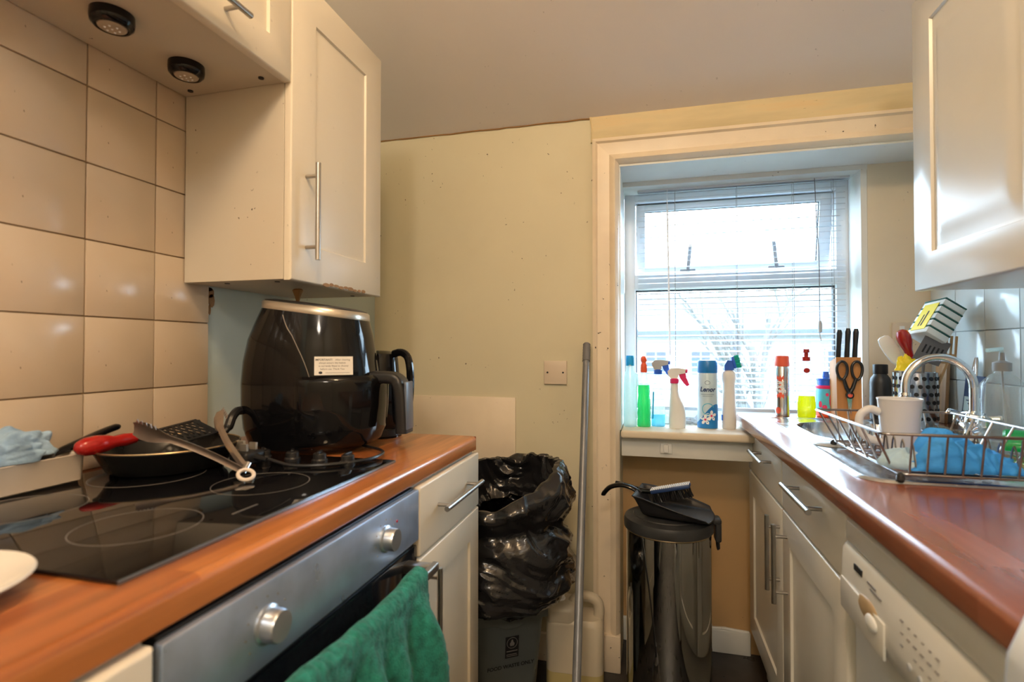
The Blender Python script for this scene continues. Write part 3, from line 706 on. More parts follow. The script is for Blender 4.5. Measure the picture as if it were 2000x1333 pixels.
# ------------------------------------------------------------------ air fryer
AF = Vector((-.800, 1.140, WT)); AA = math.radians(6)
af = thing('air_fryer', AF, 'large glossy black air fryer with silver top band on the left worktop', 'air fryer', rz=AA)
Ma = T(*AF) @ RZ(AA)
def sell(a, b, n=48, p=2.4, cx=0):
    out = []
    for k in range(n):
        t = 2 * PI * k / n; c, s_ = math.cos(t), math.sin(t)
        out.append((cx + a * math.copysign(abs(c) ** (2 / p), c), b * math.copysign(abs(s_) ** (2 / p), s_)))
    return out
def prof_af(z):      # half length, half width, centre shift by height
    T_ = [(0, .126, .102, 0), (.012, .142, .113, 0), (.05, .157, .121, 0), (.10, .162, .125, 0), (.15, .163, .125, 0), (.20, .158, .123, .0), (.25, .148, .119, .002), (.29, .136, .112, .007), (.34, .118, .101, .012)]
    for i in range(len(T_) - 1):
        if T_[i][0] <= z <= T_[i + 1][0] + 1e-9:
            t = (z - T_[i][0]) / (T_[i + 1][0] - T_[i][0]); return [T_[i][j] + (T_[i + 1][j] - T_[i][j]) * t for j in (1, 2, 3)]
    return T_[-1][1:]
rings = []
NZ = 26
for i in range(NZ + 1):
    z = .325 * i / NZ; a, b, cx = prof_af(z)
    tilt = -.13 * (i / NZ)
    rings.append([(x_, y_, z + tilt * x_) for x_, y_ in sell(a, b, cx=cx)])
MB().loft([[Ma @ Vector(p) for p in r] for r in rings]).build('body', 'black', af, smooth=50)
rings = []
for (k, dz) in ((1.004, 0), (1.012, .003), (1.0, .016), (.965, .019)):
    rings.append([(x_, y_, .325 + dz - .13 * x_) for x_, y_ in sell(.1225 * k, .1037 * k, cx=.0105)])
MB().loft([[Ma @ Vector(p) for p in r] for r in rings], cap=(False, False)).build('top_band', 'silver', af, smooth=50)
rings = []
for (k, dz) in ((.97, .017), (.955, .0215), (.8, .025), (.3, .027), (.02, .0272)):
    rings.append([(x_, y_, .325 + dz - .13 * x_) for x_, y_ in sell(.1225 * k, .1037 * k, cx=.0105)])
MB().loft([[Ma @ Vector(p) for p in r] for r in rings]).build('lid', 'blackm', af, smooth=50)
# drawer: outer skin patch around the front, slightly proud
def drawer_fn(u, v):
    th = math.radians(-84 + 168 * u); z = .016 + .162 * v
    a, b, cx = prof_af(z); p = 2.4
    c, s_ = math.cos(th), math.sin(th)
    k = 1.0 + .060 * min(1, min(u, 1 - u) * 45) * min(1, min(v, 1 - v) * 20) ** .5 + .001
    return Ma @ Vector((cx + a * k * math.copysign(abs(c) ** (2 / p), c) + .010 * smooth01(c), b * k * math.copysign(abs(s_) ** (2 / p), s_), z))
dw = MB().grid(drawer_fn, 60, 24).build('drawer', 'black', af, smooth=60)
# drawer handle: top bridge then a thick grip hanging down
hp = [(.150, 0, .172), (.185, 0, .172), (.212, 0, .168), (.226, 0, .150), (.232, 0, .105), (.234, 0, .055), (.234, 0, .040)]
hm = MB(); hr = []
for i, p in enumerate(cat(hp, 5)):
    w_ = .029 if p.z < .16 else .026; t_ = .014
    pp = cat(hp, 5); q = pp[min(i + 1, len(pp) - 1)] - pp[max(i - 1, 0)]; q.normalize(); nn = Vector((-q.z, 0, q.x))
    end = .75 if i in (0, len(pp) - 1) else 1
    hr.append([Ma @ (p + nn * b2 * end + Vector((0, 1, 0)) * a2 * end) for a2, b2 in rrect(w_ * 2, t_ * 2, .009, 4)])
hm.loft(hr)
hm.build('handle', 'blackm', dw, smooth=50)
lf = MB().box(.2435, .2505, -.024, .024, .045, .158, .003, 2, m=Ma @ RY(math.radians(-1)))
lf.build('handle_inlay', 'inlay', dw)
# side seam, a thin steel line standing in for the highlight along it
sp = []
for i in range(22):
    t = i / 21; z = .315 - .30 * t
    a, b, cx = prof_af(z); th = math.radians(-98 + 28 * math.sin(min(1, t * 1.6) * PI / 2)) if t < .62 else math.radians(-98 + 28)
    c, s_ = math.cos(th), math.sin(th); tz = -.13 * (z / .325)
    X = cx + a * 1.003 * math.copysign(abs(c) ** (2 / 2.4), c); Y = b * 1.003 * math.copysign(abs(s_) ** (2 / 2.4), s_)
    sp.append(Ma @ Vector((X, Y, z + tz * X)))
MB().tube(sp, .0011, 6).build('seam', 'steel', af)
# notice card resting on the drawer lip
def on_side(th, z, k=1.02):
    a, b, cx = prof_af(z); c, s_ = math.cos(th), math.sin(th); X = cx + a * k * math.copysign(abs(c) ** (2 / 2.4), c)
    return Ma @ Vector((X, b * k * math.copysign(abs(s_) ** (2 / 2.4), s_), z))
A_ = on_side(math.radians(-69), .186, 1.05); B_ = on_side(math.radians(-37), .190, 1.05)
ux = (B_ - A_); wd = .082; ux = Vector((ux.x, ux.y, .0)).normalized(); nrm = Vector((ux.y, -ux.x, 0)); uy = (Vector((0, 0, 1)) - nrm * .22).normalized()
cc = A_ + ux * wd / 2 + uy * .022 + nrm * .004; cc.z = WT + .181 + .021
Mc = frame(cc, ux, uy)
card = thing('notice_card', cc, 'small white printed notice card propped on the air fryer drawer', 'card')
MB().box(-wd / 2, wd / 2, -.021, .021, -.0003, .0003, m=Mc).build('paper', 'plate', card, smooth=0)
tx = MB()
text_on(tx, 'IMPORTANT!', .0062, Mc @ T(-.021, .0135, .0006), bold=.0001)
text_on(tx, 'After cleaning', .0056, Mc @ T(.019, .0135, .0006))
text_on(tx, 'always ensure the basket', .0056, Mc @ T(-.003, .0065, .0006))
text_on(tx, 'is correctly fitted to drawer', .0056, Mc @ T(.0, -.0005, .0006))
text_on(tx, 'before use. Thank You', .0056, Mc @ T(-.003, -.0075, .0006))
tx.prism(disc_poly(-.028, -.0155, .0042, .0032, 8), cc + Mc.to_3x3() @ Vector((0, 0, .0005)), ux, uy, Mc.to_3x3() @ Vector((0, 0, 1)), .0003)
tx.box(-.018, .034, -.0163, -.0156, .0004, .0007, m=Mc)
tx.build('lettering', 'blackm', card, smooth=0)

# cord with plug lying on hob
zc = WT + .012
cd = thing('power_cord', (-.72, 1.0, WT), 'black power cord with three-pin plug lying on the hob by the air fryer', 'cable')
MB().tube(cat([(-.765, .905, zc + .012), (-.735, .905, zc + .008), (-.68, .905, zc - .001), (-.62, .925, zc - .001), (-.575, .975, zc - .001), (-.562, 1.03, zc - .001), (-.585, 1.09, zc - .002), (-.66, 1.14, zc - .003)], 8), .0036, 8).build('cord', 'blackm', cd)
pgm = T(-.785, .905, zc + .016) @ RZ(-.1)
MB().box(-.024, .024, -.026, .026, -.020, .008, .008, 3, m=pgm).tube([(.02, 0, -.004), (.05, 0, -.008)], [.008, .0045], 10, m=pgm).build('plug', 'blackm', cd)
MB().box(-.028, -.008, -.003, .003, .008, .026, m=pgm).box(-.005, .012, -.014, -.009, .008, .022, m=pgm).box(-.005, .012, .009, .014, .008, .022, m=pgm).build('pin', 'silver', cd)

# kettle behind fryer
KT = (-.722, 1.331, WT)
kt = thing('kettle', KT, 'black jug kettle behind the air fryer', 'kettle')
MB().lathe([(.066, 0), (.068, .01), (.068, .02), (.064, .026), (.066, .03), (.064, .12), (.057, .19), (.054, .215), (.050, .226), (.030, .234), (.001, .236)], KT, 40, sx=.9, sy=.9).build('body', 'black', kt)
MB().lathe([(.0665, .004), (.069, .006), (.069, .022), (.066, .024)], KT, 40, sx=.9, sy=.9).build('base_ring', 'blackm', kt)
ka = math.radians(-8)
MB().tube([Vector(KT) + Vector((r_ * math.cos(ka), r_ * math.sin(ka), z_)) for r_, z_ in [(p.x, p.z) for p in cat([(.045, 0, .226), (.072, 0, .230), (.092, 0, .212), (.099, 0, .16), (.096, 0, .10), (.084, 0, .05), (.062, 0, .040)], 6)]], .0105, 10).build('handle', 'black', kt)
MB().tube([Vector(KT) + Vector((-.045, .02, .17)), Vector(KT) + Vector((-.075, .035, .2))], [.02, .012], 12).build('spout', 'black', kt)

# ------------------------------------------------------------------ on the hob: pan, turner, tongs, dish, cloth
PZ = WT + .006
PC = (-.925, .855, PZ)
fp = thing('frying_pan', PC, 'black non-stick frying pan on the back of the hob', 'pan')
MB().lathe([(.001, 0), (.095, 0), (.102, .004), (.124, .045), (.1265, .047), (.1265, .044), (.122, .044), (.100, .007), (.001, .004)], PC, 48).build('body', 'pan', fp)
MB().tube([(PC[0] + .1255 * math.cos(2 * PI * k / 48), PC[1] + .1255 * math.sin(2 * PI * k / 48), PZ + .0465) for k in range(48)], .0016, 6, closed=True).build('rim', 'panrim', fp)
MB().tube(cat([(-.912, .972, PZ + .040), (-.912, .992, PZ + .058), (-.914, 1.005, PZ + .078), (-.918, 1.025, PZ + .090), (-.920, 1.045, PZ + .090)], 6), [.007] * 6 + [.010] * 19, 10).build('handle', 'blackm', fp)
ts = thing('slotted_turner', (-.97, .84, PZ + .05), 'black slotted turner with red handle lying in the frying pan', 'utensil')
A_ = Vector((-.966, .705, PZ + .060)); B_ = Vector((-.962, .812, PZ + .062)); C_ = Vector((-.955, .880, PZ + .048)); D_ = Vector((-.95, .96, PZ + .056))
MB().tube([A_ + (B_ - A_) * t for t in (0, .04, .14, .3, .5, .62, .8, 1)], [.004, .011, .016, .0175, .0155, .011, .0125, .010], 14).build('handle', 'red', ts)
MB().tube([B_, C_], [.006, .005], 8).build('shaft', 'blackm', ts)
# slotted head: frame plus bars
hdm = MB(); dirv = (D_ - C_).normalized(); sd = Vector((.93, .02, -.36)).normalized(); up = sd.cross(dirv)
Mh = frame(C_ + (D_ - C_) * .55 + Vector((.0, 0, .006)), sd, dirv)
hdm.box(-.035, -.029, -.045, .045, -.0015, .0015, m=Mh).box(.029, .035, -.045, .045, -.0015, .0015, m=Mh).box(-.035, .035, .038, .050, -.0015, .0015, m=Mh).box(-.030, .030, -.058, -.040, -.0015, .0015, m=Mh)
for k in range(-3, 4):
    hdm.box(-.033, .033, -.0025, .0025, -.001, .001, m=Mh @ T(0, k * .013, 0) @ RZ(.45)).box(-.033, .033, -.002, .002, -.001, .001, m=Mh @ T(0, k * .013, 0) @ RZ(-.45))
hdm.build('slotted_head', 'blackm', ts, smooth=0)
tg = thing('tongs', (-.70, .785, PZ), 'steel kitchen tongs resting open with arms on the frying pan', 'tongs')
R0 = Vector((-.700, .800, PZ + .014))
def tong_arm(P0, P1, side, nm, tipw=.020):
    mb = MB(); n = 16; L = (P1 - P0); d = L.normalized(); hz_ = Vector((0, 0, 1)).cross(d).normalized(); s_ = (d.cross(hz_) + hz_ * .35 * side).normalized(); u_ = d.cross(s_).normalized() * side; rg = []
    for i in range(n + 1):
        t = i / n; c = P0 + L * t + u_ * (.010 * math.sin(PI * t))
        wv = .0075 if t < .68 else .0075 + (tipw - .0075) * smooth01((t - .68) / .2) * (1 - .55 * smooth01((t - .93) / .07))
        th_ = .0012; cup = .006
        prof2 = [(-1, 0), (-.5, cup), (.5, cup), (1, 0), (.5, cup - .003), (-.5, cup - .003)]
        rg.append([c + s_ * (a * wv) + u_ * (b * (1 if i not in (0,) else .5)) for a, b in prof2])
    mb.loft(rg)
    if nm:
        for k in range(5): mb.prism([(0, 0), (.006, 0), (.003, .008)], P1 - d * (.012 + .009 * k) + s_ * tipw * .8, d, s_, u_, .002)
    return mb.build('arm', 'tongs', tg, smooth=40)
tong_arm(R0, Vector((-.915, .768, PZ + .088)), 1, True)
tong_arm(R0 + Vector((-.005, .012, .002)), Vector((-.885, .935, PZ + .092)), -1, True)
MB().cyl(R0 + Vector((0, -.004, -.002)), R0 + Vector((-.004, .014, .012)), .006, n=14).build('hinge_pin', 'chrome', tg)
rc = R0 + Vector((.014, -.012, -.004))
MB().tube([rc + Vector((.0125 * math.cos(2 * PI * k / 24), .0125 * math.sin(2 * PI * k / 24), .003 - .005 * math.cos(2 * PI * k / 24) + .004 * math.sin(2 * PI * k / 24))) for k in range(24)], .0034, 8, closed=True).build('pull_ring', 'ringp', tg)

ds = thing('baking_dish', (-1.02, .57, PZ), 'cream rectangular baking dish at the back left of the hob', 'dish')
dx0, dx1, dy0, dy1 = -1.064, -.974, .44, .732; dcx, dcy = (dx0 + dx1) / 2, (dy0 + dy1) / 2
rg = []
for (k, z) in ((-.006, 0), (-.002, .003), (0, .046), (.001, .048), (-.002, .049), (-.0045, .046), (-.007, .006)):
    rg.append([(dcx + a, dcy + b, PZ + z) for a, b in rrect(dx1 - dx0 + 2 * k, dy1 - dy0 + 2 * k, .012, 5)])
MB().loft(rg).build('dish_body', 'tray', ds)
ep = thing('small_saucepan', (-1.018, .64, PZ + .007), 'small black saucepan sitting in the cream dish with its handle sticking out', 'pan')
MB().lathe([(.001, 0), (.030, 0), (.034, .004), (.0355, .046), (.034, .047), (.032, .008), (.001, .006)], (-1.016, .665, PZ + .008), 32).build('body', 'pan', ep)
MB().tube(cat([(-1.012, .697, PZ + .046), (-1.017, .74, PZ + .058), (-1.028, .80, PZ + .072), (-1.036, .838, PZ + .078)], 5), [.006, .006, .007] + [.0095] * 12 + [.007], 12, flat=.7).build('handle', 'black', ep)

def crumple(c, rx, ry, h, seed, mat, name, label, cat_, amp=.35, n=56, rz=0, freq=2.2):
    def fn(u, v):
        a = 2 * PI * u; r = math.sin(v * PI / 2); d = Vector((math.cos(a) * r, math.sin(a) * r, math.cos(v * PI / 2)))
        k = 1 + amp * noise.noise(d * freq + Vector((seed, 0, 0))) + amp * .6 * abs(noise.noise(d * freq * 2.3 + Vector((0, seed, 0)))) - amp * .2
        x_, y_ = d.x * rx * k, d.y * ry * k; z_ = max(0.0, (d.z * h * k) - .004 * (1 - r))
        if v > .97: z_ = .0
        x2 = x_ * math.cos(rz) - y_ * math.sin(rz); y2_ = x_ * math.sin(rz) + y_ * math.cos(rz)
        return (c[0] + x2, c[1] + y2_, c[2] + z_)
    return tag(MB().grid(fn, n, n // 2, cu=True).build(name, mat, loc=c, smooth=70), label, cat_)
crumple((-1.012, .62, PZ + .050), .040, .075, .048, 3.3, 'cloth_b', 'crumpled_cloth', 'crumpled blue and white cloth on top of the cream dish', 'cloth', amp=.45, freq=1.7, n=80)

plx = (-.655, .325, WT)
tag(MB().lathe([(.001, .004), (.055, .004), (.060, .006), (.082, .018), (.094, .0235), (.0955, .022), (.082, .013), (.062, .001), (.052, 0), (.001, 0)], plx, 56).build('side_plate', 'plate', loc=plx), 'white plate at the near end of the left worktop', 'plate')

# ------------------------------------------------------------------ back wall bits
tag(MB().box(-.917, -.490, YB - .010, YB, .560, .962, .002).build('splash_panel', 'trim', loc=(-.70, YB, .56)).__class__ and bpy.data.objects['splash_panel'], 'flat cream board fixed low on the back wall behind the worktop end', 'panel')
sw = thing('blanking_plate', (-.337, YB, 1.057), 'square cream blank socket plate on the back wall left of the broom pole', 'socket')
MB().box(-.381, -.295, YB - .010, YB, 1.014, 1.101, .003, 3).build('plate', 'cream_pl', sw)
MB().cyl((-.367, YB - .0115, 1.058), (-.367, YB - .009, 1.058), .0035, n=10).cyl((-.309, YB - .0115, 1.058), (-.309, YB - .009, 1.058), .0035, n=10).build('screw', 'blackm', sw)

# food waste bin
FB = Vector((-.478, 1.690, 0)); fa = math.radians(34.5)
fb = thing('food_waste_bin', FB, 'grey food waste bin standing behind the base cabinet under the black bag', 'bin', rz=fa)
Mf = T(*FB) @ RZ(fa)          # local -Y is the label face
rg = []
for (w_, d_, z) in ((.185, .15, .002), (.195, .16, .01), (.236, .205, .300), (.244, .212, .302), (.244, .212, .333), (.238, .205, .335), (.225, .196, .31), (.188, .15, .02)):
    rg.append([Mf @ Vector((a, b, z)) for a, b in rrect(w_, d_, .03, 5)])
MB().loft(rg).build('body', 'foodbin', fb)
lip = []
for k in range(17):
    t = k / 16; lip.append((-.122 + .244 * t, .300 - .018 * math.exp(-((t - .5) / .16) ** 4)))
MB().prism(lip + [(.122, .337), (-.122, .337)], Mf @ Vector((0, -.1065, 0)), Mf.to_3x3() @ Vector((1, 0, 0)), (0, 0, 1), Mf.to_3x3() @ Vector((0, -1, 0)), .005).build('lip', 'foodbin', fb)
def fface(x, z): return Mf @ Vector((x, -.0785 - (z - .01) / .29 * .0245 - .0006, z))
zl = .245
ux = (Mf.to_3x3() @ Vector((1, 0, 0))); uy = Vector(fface(0, .3)) - Vector(fface(0, .1)); uy.normalize()
MB().box(-.022, .022, -.034, .034, 0, .0008, m=frame(fface(.006, .218), ux, uy)).build('label', 'ink', fb, smooth=0)
em = MB(); mm = frame(fface(.006, .218), ux, uy) @ T(0, 0, .0012)
em.tube([mm @ Vector((.017 * math.cos(2 * PI * k / 24), .0135 + .017 * math.sin(2 * PI * k / 24), 0)) for k in range(24)], .0009, 4, closed=True)
em.prism([(-.006, .004), (.006, .004), (.008, .012), (.004, .016), (.002, .024), (-.002, .024), (-.005, .015), (-.008, .012)], mm @ Vector((0, 0, 0)), ux, uy, ux.cross(uy), .0004)
em.box(-.018, .018, -.014, -.011, 0, .0004, m=mm).box(-.018, .016, -.024, -.022, 0, .0004, m=mm).box(-.018, .018, -.029, -.0275, 0, .0004, m=mm)
em.build('emblem', 'inkg', fb, smooth=0)
text_on(MB(), 'FOOD WASTE ONLY', .0165, frame(fface(.004, .157), ux, uy) @ T(0, 0, .0008), bold=.0004).build('lettering', 'ink', fb, smooth=0)

# black bin bag bulging out of it
BC = Vector((-.470, 1.675, 0))
def bagr(z):
    T_ = [(.30, .125), (.335, .155), (.38, .200), (.44, .222), (.50, .215), (.57, .200), (.63, .192), (.68, .185), (.72, .165), (.76, .145), (.80, .125)]
    for i in range(len(T_) - 1):
        if z <= T_[i + 1][0]:
            t = max(0, (z - T_[i][0]) / (T_[i + 1][0] - T_[i][0])); return T_[i][1] + (T_[i + 1][1] - T_[i][1]) * t
    return T_[-1][1]
def ridge(p): return 1 - 2 * abs(noise.noise(p))
def bag_fn(u, v):
    a = 2 * PI * u
    top = .742 + .055 * math.cos(a - .95) + .016 * math.cos(2 * a + .6) + .008 * noise.noise(Vector((math.cos(a) * 5, math.sin(a) * 5, 9)))
    if v < .8: t = v / .8; z = .330 + (top - .330) * t; inn = 0
    else: t = (v - .8) / .2; z = top - .14 * t; inn = .010 + .060 * t
    r = bagr(min(z, .79)) - inn
    d = Vector((math.cos(a), math.sin(a), 0))
    wob = 1.6 * noise.noise(Vector((d.x * 1.3, d.y * 1.3, z * 2.5)))
    zz = z + .10 * math.sin(a + .9)                      # creases run round the bag, rising to one side
    f = .020 * ridge(Vector((d.x * .9, d.y * .9, zz * 9 + wob)))
    f += .012 * ridge(Vector((d.x * 1.5 + 5, d.y * 1.5, zz * 19 + wob * 2)))
    f += .005 * ridge(Vector((d.x * 3.5, d.y * 3.5 + 3, zz * 42 + wob * 3))) + .003 * ridge(Vector((d.x * 7, d.y * 7 + 3, zz * 75 + wob * 5)))
    if z > .58: f += .012 * smooth01((z - .58) / .08) * ridge(Vector((d.x * 3.0, d.y * 3.0, z * 5 + 3)))
    r += f - .012
    front = .5 - .5 * math.sin(a)
    r += .030 * front * math.exp(-((z - (top - .03)) / .035) ** 2) * (1 if v < .8 else .4)
    r -= .022 * math.exp(-((z - .60) / .028) ** 2)
    r -= .030 * smooth01((.385 - z) / .05)
    x_ = BC.x + d.x * r * 1.02 + .030 * smooth01((z - .5) / .3); y_ = BC.y + d.y * r
    y_ = min(y_, YB - .012); y_ = y_ if x_ > -.40 or y_ > 1.40 else max(y_, 1.402)
    z += .012 * noise.noise(Vector((x_ * 9, y_ * 9, z * 9)))
    return (x_, y_, z)
tag(MB().grid(bag_fn, 200, 150, cu=True).build('bin_bag', 'bag', loc=(BC.x, BC.y, .305), smooth=60), 'full black plastic bin bag bulging open over the grey food waste bin', 'bag')

# jerrycan
JC = Vector((-.246, 1.80, 0)); 
jc = thing('jerrycan', JC, 'milky plastic jerrycan with moulded handle on the floor behind the broom pole', 'container')
Mj = T(*JC) @ RZ(.05)
rg = []
for (k, z) in ((-.012, 0), (-.003, .006), (0, .02), (0, .085)): rg.append([Mj @ Vector((a, b, z)) for a, b in rrect(.188 + 2 * k, .12 + 2 * k, .03, 5)])
MB().loft(rg, cap=(True, False)).build('liquid_level', 'can_liq', jc)
rg = []
for (k, z) in ((0, .084), (0, .10), (0, .232), (-.004, .247), (-.012, .255)): rg.append([Mj @ Vector((a, b, z)) for a, b in rrect(.188 + 2 * k, .12 + 2 * k, .03, 5)])
bm_ = MB().loft(rg, cap=(False, True)); bm_.build('body', 'can', jc)
MB().box(-.093, .004, -.058, .058, .23, .300, .022, 5, m=Mj).build('shoulder', 'can', jc)
MB().tube([Mj @ p for p in cat([(-.01, 0, .255), (-.006, 0, .296), (.020, 0, .312), (.052, 0, .313), (.074, 0, .298), (.079, 0, .27), (.076, 0, .235)], 6)], .016, 12, flat=1.1).build('handle', 'can', jc)
MB().lathe([(.022, 0), (.022, .004), (.019, .006), (.019, .018), (.001, .020)], Mj @ Vector((-.055, 0, .298)), 24).build('cap', 'whitep', jc)

# broom / mop leaning on the wall
bp = thing('mop', (-.175, 1.34, 0), 'grey metal mop pole leaning against the back wall beside the door frame', 'mop')
P0 = Vector((-.183, 1.30, .09)); P1 = Vector((-.220, 1.925, 1.166)); dv = (P1 - P0)
MB().cyl(P0, P0 + dv * .94, .0118, n=18).build('pole', 'pole', bp)
gp = MB(); gg = []
for i in range(13):
    t = .94 + .055 * i / 12; gg.append(t)
gp.tube([P0 + dv * t for t in gg] + [P1 - dv * .002, P1], [.0128 if i % 2 else .0138 for i in range(13)] + [.011, .005], 16)
gp.build('grip', 'poleg', bp)
mh = MB().lathe([(.05, .045), (.045, .07), (.02, .085), (.016, .12), (.001, .122)], (-.183, 1.30, 0), 20); mh.build('mop_socket', 'poleg', bp)
st = MB(); random.seed(6)
for k in range(60):
    a = 2 * PI * k / 60; r1 = random.uniform(.02, .05); r2 = random.uniform(.05, .075)
    st.tube([(-.183 + r1 * math.cos(a), 1.30 + r1 * math.sin(a), .055), (-.183 + r2 * math.cos(a), 1.30 + r2 * math.sin(a), .02), (-.183 + (r2 + .01) * math.cos(a), 1.30 + (r2 + .01) * math.sin(a), .004)], .004, 5)
so = st.build('strands', 'mop', bp); so['kind'] = 'stuff'

# steel pedal bin
SB = Vector((.052, 1.700, 0)); R_ = .126
sb = thing('pedal_bin', SB, 'tall polished steel pedal bin with black lid below the window', 'bin')
MB().lathe([(R_ - .004, .03), (R_ - .001, .032), (R_ - .001, .595), (R_ - .004, .597), (.001, .598)], SB, 72).build('body', 'polished', sb, smooth=40)
MB().lathe([(R_ + .002, 0), (R_ + .004, .004), (R_ + .003, .030), (R_ - .003, .034), (.001, .034)], SB, 64).build('base', 'lidblack', sb)
MB().tube([SB + Vector(((R_ - .001) * math.cos(2 * PI * k / 64), (R_ - .001) * math.sin(2 * PI * k / 64), .598)) for k in range(64)], .0018, 6, closed=True).build('rim', 'panrim', sb)
MB().lathe([(.001, .600), (R_ + .002, .600), (R_ + .005, .602), (R_ + .006, .622), (R_ + .002, .632), (R_ - .010, .637), (R_ - .022, .6385), (R_ - .024, .641), (R_ - .045, .6435), (.001, .648)], SB, 72).build('lid', 'lidblack', sb, smooth=40)
ha = math.radians(2)
hd_ = SB + Vector((math.cos(ha) * (R_ + .004), math.sin(ha) * (R_ + .004), 0)); ex = Vector((math.cos(ha), math.sin(ha), 0)); ey = Vector((-ex.y, ex.x, 0))
mh = frame(hd_, ex, ey)
MB().box(-.035, .022, -.024, .024, .622, .640, .006, 3, m=mh).box(.004, .022, -.022, .022, .570, .636, .006, 3, m=mh).build('lid_hinge', 'lidblack', sb)
MB().tube([mh @ Vector((.012, -.014, .58)), mh @ Vector((.014, -.014, .552)), mh @ Vector((.014, 0, .545)), mh @ Vector((.014, .014, .552)), mh @ Vector((.012, .014, .58))], .004, 8).build('carry_loop', 'blackm', sb)
pa = math.radians(215); pd = Vector((math.cos(pa), math.sin(pa), 0)); pe = Vector((-pd.y, pd.x, 0))
MB().tube(cat([SB + pd * .12 + pe * .03 + Vector((0, 0, .02)), SB + pd * .165 + pe * .028 + Vector((0, 0, .022)), SB + pd * .178 + Vector((0, 0, .022)), SB + pd * .165 - pe * .028 + Vector((0, 0, .022)), SB + pd * .12 - pe * .03 + Vector((0, 0, .02))], 6), .004, 8).build('pedal', 'chrome', sb)

# dustpan and brush on lid
dp = thing('dustpan', (.0, 1.68, .648), 'black plastic dustpan lying on the lid of the steel bin', 'dustpan')
DX = Vector((.985, -.17, 0)).normalized(); DY = Vector((-DX.y, DX.x, 0))
Md = frame((.055, 1.690, .644), DX, DY)        # local X: handle(-) to mouth(+)
def pan_fn(u, v):        # open tray: floor with raised side walls and back
    x_ = -.085 + .195 * u; s_ = (v - .5) * 2; wv = .076 + .026 * math.sin(PI * min(1, u * .75 + .1))
    wall = smooth01((abs(s_) - .72) / .28); back = smooth01((.10 - u) / .10)
    hgt = (.054 - .044 * u ** 1.2) * wall; hgt = max(hgt, .054 * back); x_ += .020 * u * (1 - s_ * s_)
    return Md @ Vector((x_ - .012 * back * (hgt / .056), s_ * wv * (1 - .04 * wall), .010 - .006 * u + hgt))
MB().grid(pan_fn, 40, 44).build('tray', 'blackm', dp, solid=.003, smooth=60)
MB().tube([Md @ p for p in cat([(-.085, 0, .052), (-.110, 0, .066), (-.145, 0, .072), (-.180, 0, .062), (-.200, 0, .042), (-.203, 0, .034)], 6)], [.012] * 4 + [.0125] * 22 + [.012] * 4 + [.008], 12, flat=.6).build('handle', 'black', dp)
hb_ = thing('hand_brush', (.055, 1.70, .66), 'black hand brush with bristles up lying in the dustpan', 'brush')
Mb = frame((.060, 1.712, .716), (DX * .96 + Vector((0, 0, .26))).normalized(), DY)
MB().box(-.060, .060, -.020, .020, -.006, .006, .004, 2, m=Mb).build('brush_back', 'label_n', hb_)
MB().tube([Mb @ p for p in cat([(-.055, 0, 0), (-.085, 0, .006), (-.125, 0, .026), (-.165, 0, .043)], 5)], .008, 10).build('handle', 'black', hb_)
br = MB(); random.seed(12)
for i in range(17):
    for j in range(5):
        x_ = -.055 + .11 * i / 16; y_ = -.015 + .0075 * j
        br.tube([Mb @ Vector((x_, y_, -.004)), Mb @ Vector((x_ + random.uniform(-.006, .010), y_ + random.uniform(-.006, .006), -.034))], [.0012, .0022], 5)
bo = br.build('bristles', 'blackm', hb_); bo['kind'] = 'stuff'
br = MB()
for i in range(20):
    for j in range(6):
        br.ball(Mb @ Vector((-.057 + .114 * i / 19, -.016 + .0064 * j, .0065)), .0024, 6)
bo = br.build('studs', 'petal', hb_); bo['kind'] = 'stuff'

# ------------------------------------------------------------------ right base run
xr = .340
c3 = thing('sink_cabinet', (.65, 1.56, 0), 'white double-door sink base cabinet under the right worktop', 'cabinet')
MB().box(xr + .020, XR - .002, 1.085, 2.045, .15, WT - .245).box(xr + .020, xr + .04, 1.085, 2.045, .66, WT - .039).box(xr + .02, XR - .002, 1.085, 1.10, .66, WT - .039).box(xr + .02, XR - .002, 2.03, 2.045, .66, WT - .039).build('carcass', 'cab_r', c3, smooth=0)
MB().box(xr + .05, XR - .02, 1.085, 2.03, 0, .149).build('plinth', 'cab_r', c3, smooth=0)
for (a, b, hy, ha_, hb2) in ((1.562, 2.045, 1.590, 1.66, 1.86), (1.083, 1.556, 1.508, 1.19, 1.42)):
    dr = slab(xr, -1, a, b, .723, .861).build('drawer_front', 'cab_r', c3)
    bar_handle(xr, -1, (ha_, .815), (hb2, .815)).build('handle', 'steel', dr)
    dd = shaker(xr, -1, a, b, .155, .717, fr=.075).build('door', 'cab_r', c3)
    bar_handle(xr, -1, (hy, .690), (hy, .487), inset=.03).build('handle', 'steel', dd)

# right worktop in pieces around the bowl cutout (one mesh)
XFR = .3136
bx0, bx1, by0, by1 = .425, .785, 1.52, 1.925
wr = thing('worktop', (.63, .95, WT - .038), 'reddish-brown wood block laminate worktop with the sink, right side', 'worktop')
wm = MB().prism(worktop('', XFR, bx0, 0, 0, -1, '', ''), (0, -.35, 0), (1, 0, 0), (0, 0, 1), (0, 1, 0), 2.145 - (-.35))
wm.box(bx0, XR - .006, -.35, by0, WT - .038, WT).box(bx0, XR - .006, by1, 2.145, WT - .038, WT).box(bx1, XR - .006, by0, by1, WT - .038, WT)
wm.build('top', 'wood_r', wr, smooth=30)

